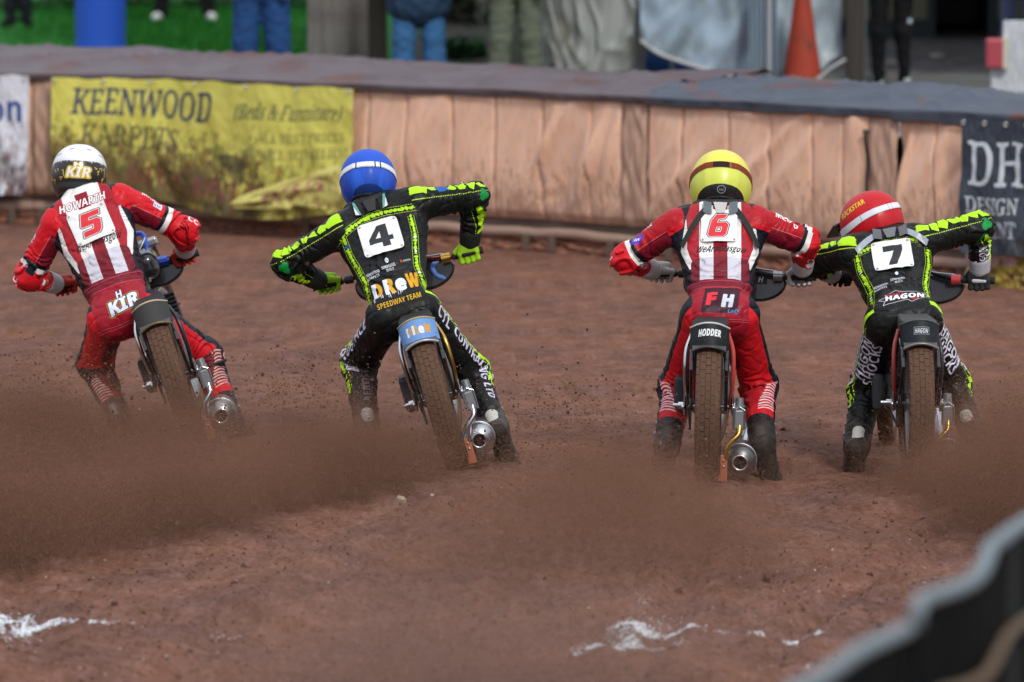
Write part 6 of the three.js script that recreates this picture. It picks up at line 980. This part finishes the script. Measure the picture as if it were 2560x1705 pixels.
for (const r of racers) {
  const made = rider({ contact: r.c, ...r });
  bike({ contact: r.c, lean: r.lean, yaw: r.yaw, gripL: made.J.haL.clone().add(r.c), gripR: made.J.haR.clone().add(r.c), ...r.bike });
}
// ------------------------------------------------------------ dirt thrown up by the back wheels: grains, fine and coarse
{
  const grain = (r) => { const a = V(gauss(), gauss(), gauss()).normalize(), b = V(gauss(), gauss(), gauss()).cross(a).normalize(), c = a.clone().cross(b); return [a.multiplyScalar(r), b.multiplyScalar(r).addScaledVector(c, r * 0.3), c.clone().multiplyScalar(r), a.clone().negate().addScaledVector(c, -r * 0.6)]; };
  function puff(n, r0, r1) { // a handful of grains hanging in a ball of air, 1 unit across its core
    const p = [];
    for (let i = 0; i < n; i++) {
      const c = V(gauss(), gauss(), gauss()).multiplyScalar(0.5), q = grain(rand(r0, r1));
      for (const [x, y, z] of [[0, 1, 2], [0, 2, 3], [0, 3, 1], [1, 3, 2]]) for (const k of [x, y, z]) p.push(c.x + q[k].x, c.y + q[k].y, c.z + q[k].z);
    }
    const g = new THREE.BufferGeometry(); g.setAttribute('position', new THREE.Float32BufferAttribute(p, 3)); g.computeVertexNormals(); return g;
  }
  const fine = [puff(2000, 0.0032, 0.0074), puff(2000, 0.0028, 0.0066)], clod = new THREE.IcosahedronGeometry(1, 0), M = new THREE.Matrix4(), Q = new THREE.Quaternion(), c = new THREE.Color();
  const turn = () => Q.setFromEuler(new THREE.Euler(rand(0, 6.3), rand(0, 6.3), rand(0, 6.3)));
  // a plume is a list of streams: from, to (ground points), height and spread growing along the way
  function plume(label, streams, clods, tint) {
    const list = [];
    for (const s of streams) for (let i = 0; i < s.n * 1.25; i++) {
      const t = Math.pow(rnd(), s.bias ?? 0.8), w = lerp(s.w0, s.w1, t), h = lerp(s.h0, s.h1, t), x = lerp(s.a.x, s.b.x, t) + gauss() * w, z = lerp(s.a.z, s.b.z, t) + gauss() * w * 0.8, y = lerp(s.y0 ?? 0.02, s.y1 ?? 0.04, t) + Math.abs(gauss()) * h;
      if (N3(x * 2.4, y * 4, z * 2.0 + 3) < -0.45 + 0.3 * rnd()) continue;
      const sc = lerp(s.s0 ?? 0.1, s.s1 ?? 0.2, t) * rand(0.75, 1.3); list.push([x, Math.max(0.03, y), z, sc]);
    }
    const meshes = new THREE.Group(); meshes.name = numbered('dirt_spray'); scene.add(meshes); tag(meshes, label, 'dirt spray', 'dirt sprays behind the rear wheels', 'stuff');
    for (let k = 0; k < 2; k++) {
      const own = list.filter((_, i) => i % 2 === k), m = new THREE.InstancedMesh(fine[k], mat([1, 1, 1], 1, { specularIntensity: 0, side: THREE.DoubleSide }), own.length); m.name = 'fine_dirt';
      own.forEach(([x, y, z, sc], i) => { M.compose(V(x, y, z), turn(), V(sc, sc, sc)); m.setMatrixAt(i, M); const q = rand(0.85, 1.15); c.setRGB(tint[0] * q, tint[1] * q, tint[2] * q); m.setColorAt(i, c); });
      m.castShadow = m.receiveShadow = true; m.userData.kind = 'stuff'; meshes.add(m);
    }
    clods = clods.map((q) => [q[0], q[1], q[2], q[3], q[4] * 2, q[5]]); const n = clods.reduce((a, q) => a + q[4], 0), m = new THREE.InstancedMesh(clod, mat([1, 1, 1], 0.95, { flatShading: true }), n); m.name = 'flying_clods'; let i = 0;
    for (const [px, py, dist, spread, num, r] of clods) for (let k = 0; k < num; k++) {
      const p = at(px, py, dist), x = p.x + gauss() * spread, y = Math.max(0.02, p.y + gauss() * spread * 0.62), z = p.z + gauss() * 0.4, q = Math.abs(gauss()) * (r ?? 0.0022) + 0.0016; M.compose(V(x, y, z), turn(), V(q * rand(0.8, 1.6), q, q)); m.setMatrixAt(i, M); const l = rand(0.35, 0.9); c.setRGB(tint[0] * l, tint[1] * l, tint[2] * l); m.setColorAt(i++, c);
    }
    m.castShadow = m.receiveShadow = true; m.userData.kind = 'stuff'; meshes.add(m);
  }
  const G = (x, y) => onPlane(x, y), T = [0.222, 0.121, 0.083];
  plume('brown dirt spray behind the bike with number 5', [
    { a: G(530, 1130), b: G(-180, 1188), n: 620, w0: 0.06, w1: 0.10, h0: 0.06, h1: 0.13, bias: 0.7 },
    { a: G(570, 1130), b: G(240, 1165), n: 260, w0: 0.05, w1: 0.13, h0: 0.05, h1: 0.12 },
    { a: G(330, 1150), b: G(-100, 1170), n: 130, w0: 0.1, w1: 0.2, h0: 0.1, h1: 0.18 },
  ], [[130, 950, 25.2, 0.13, 130], [60, 930, 25.2, 0.15, 60], [330, 1000, 25.2, 0.2, 50]], T);
  plume('brown dirt spray behind the bike with number 4', [
    { a: G(1130, 1190), b: G(-220, 1440), n: 900, w0: 0.05, w1: 0.21, h0: 0.05, h1: 0.13, bias: 0.75, s1: 0.3 },
    { a: G(1100, 1190), b: G(760, 1240), n: 380, w0: 0.05, w1: 0.16, h0: 0.07, h1: 0.12 },
    { a: G(960, 1195), b: G(640, 1210), n: 140, w0: 0.08, w1: 0.2, h0: 0.08, h1: 0.15 },
  ], [[730, 980, 24.4, 0.14, 170], [700, 1060, 24, 0.2, 90], [860, 1130, 23.8, 0.3, 60], [900, 950, 24.5, 0.25, 40], [520, 960, 24.5, 0.2, 20, 0.004]], T);
  plume('brown dirt spray behind the bike with number 6', [
    { a: G(1700, 1230), b: G(1280, 1480), n: 330, w0: 0.05, w1: 0.30, h0: 0.04, h1: 0.13, bias: 0.8, s1: 0.3 },
    { a: G(1700, 1240), b: G(1800, 1500), n: 110, w0: 0.06, w1: 0.24, h0: 0.02, h1: 0.07, s1: 0.3 },
    { a: G(1680, 1230), b: G(1440, 1280), n: 170, w0: 0.05, w1: 0.16, h0: 0.04, h1: 0.1 },
  ], [[1420, 1020, 23.7, 0.13, 170], [1370, 1100, 23.6, 0.18, 80], [1560, 1120, 23.6, 0.22, 60], [1500, 1200, 23, 0.3, 40], [1300, 950, 23.8, 0.25, 30]], T);
  plume('brown dirt spray behind the bike with number 7', [
    { a: G(2340, 1215), b: G(2740, 1380), n: 760, w0: 0.05, w1: 0.24, h0: 0.06, h1: 0.22, bias: 0.7, s1: 0.26 },
    { a: G(2400, 1212), b: G(2640, 1250), n: 300, w0: 0.06, w1: 0.14, h0: 0.07, h1: 0.26 },
    { a: G(2230, 1212), b: G(2340, 1240), n: 50, w0: 0.05, w1: 0.1, h0: 0.02, h1: 0.03 },
  ], [[2500, 1000, 23.8, 0.12, 70], [2420, 1100, 23.8, 0.2, 60], [2300, 1330, 22.5, 0.25, 30]], T);
  plume('thin brown dust drifting low over the start line in the foreground', [
    { a: G(1500, 1760), b: G(900, 1800), n: 150, w0: 0.4, w1: 0.4, h0: 0.06, h1: 0.08, s0: 0.36, s1: 0.4 },
  ], [[1300, 1500, 19, 0.7, 40], [400, 1500, 19.5, 0.7, 40]], [0.27, 0.17, 0.14]);
}

// ------------------------------------------------------------ the inner fence, close to the camera and out of focus
{
  const cap = mat([0.19, 0.235, 0.26], 0.65), sheetM = mat([0.006, 0.007, 0.007], 0.95, { specularIntensity: 0.15 }), tan = mat([0.15, 0.105, 0.07], 0.8), postM = mat([0.03, 0.034, 0.036], 0.5);
  function railPanel(pts, h, label) {
    const q = pts.map(([x, y, dh = 0]) => onPlane(x, y, h + dh)), a = q[0], t = thing('inner_fence_panel', label, 'fence panel', [a.x, 0, a.z], 'inner fence panels close to the camera'), l = q.map((p) => p.clone().sub(V(a.x, 0, a.z)));
    const curve = new THREE.CatmullRomCurve3(l, false, 'centripetal');
    part(t, 'top_edging', new THREE.TubeGeometry(curve, 90, 0.0145, 12), cap);
    part(t, 'board', sheet(60, 12, (u, v) => { const p = curve.getPointAt(u); return V(p.x + 0.006 * N2(u * 6, v * 3), lerp(0.02, p.y, v), p.z); }), sheetM);
    part(t, 'lower_rail', new THREE.TubeGeometry(new THREE.CatmullRomCurve3(Array.from({ length: 14 }, (_, k) => { const p = curve.getPointAt(k / 13); return V(p.x + 0.02, p.y - 0.165, p.z + 0.035); })), 60, 0.0105, 10), tan);
    for (const u of [0.02, 0.5, 0.98]) { const p = curve.getPointAt(u); part(t, 'post', boxGeo(0.03, p.y, 0.03, p.x, p.y / 2, p.z - 0.02), postM); }
  }
  railPanel([[1830, 1830], [1960, 1745], [2060, 1688], [2150, 1628], [2215, 1597], [2284, 1566]], 1.45, 'black inner fence panel with grey edging at the bottom right corner, the lower one');
  railPanel([[2289, 1575, -0.045], [2290, 1545, -0.01], [2296, 1512, 0.012], [2340, 1489, 0.012], [2397, 1469, 0.01], [2441, 1443, 0.01], [2464, 1406, 0.025], [2475, 1372, 0.035], [2502, 1349, 0.03], [2548, 1316, 0.02], [2640, 1262, 0.0], [2760, 1200, 0]], 1.48, 'wavy black inner fence panel with pale grey edging at the right edge');
}
renderer.render(scene, camera);
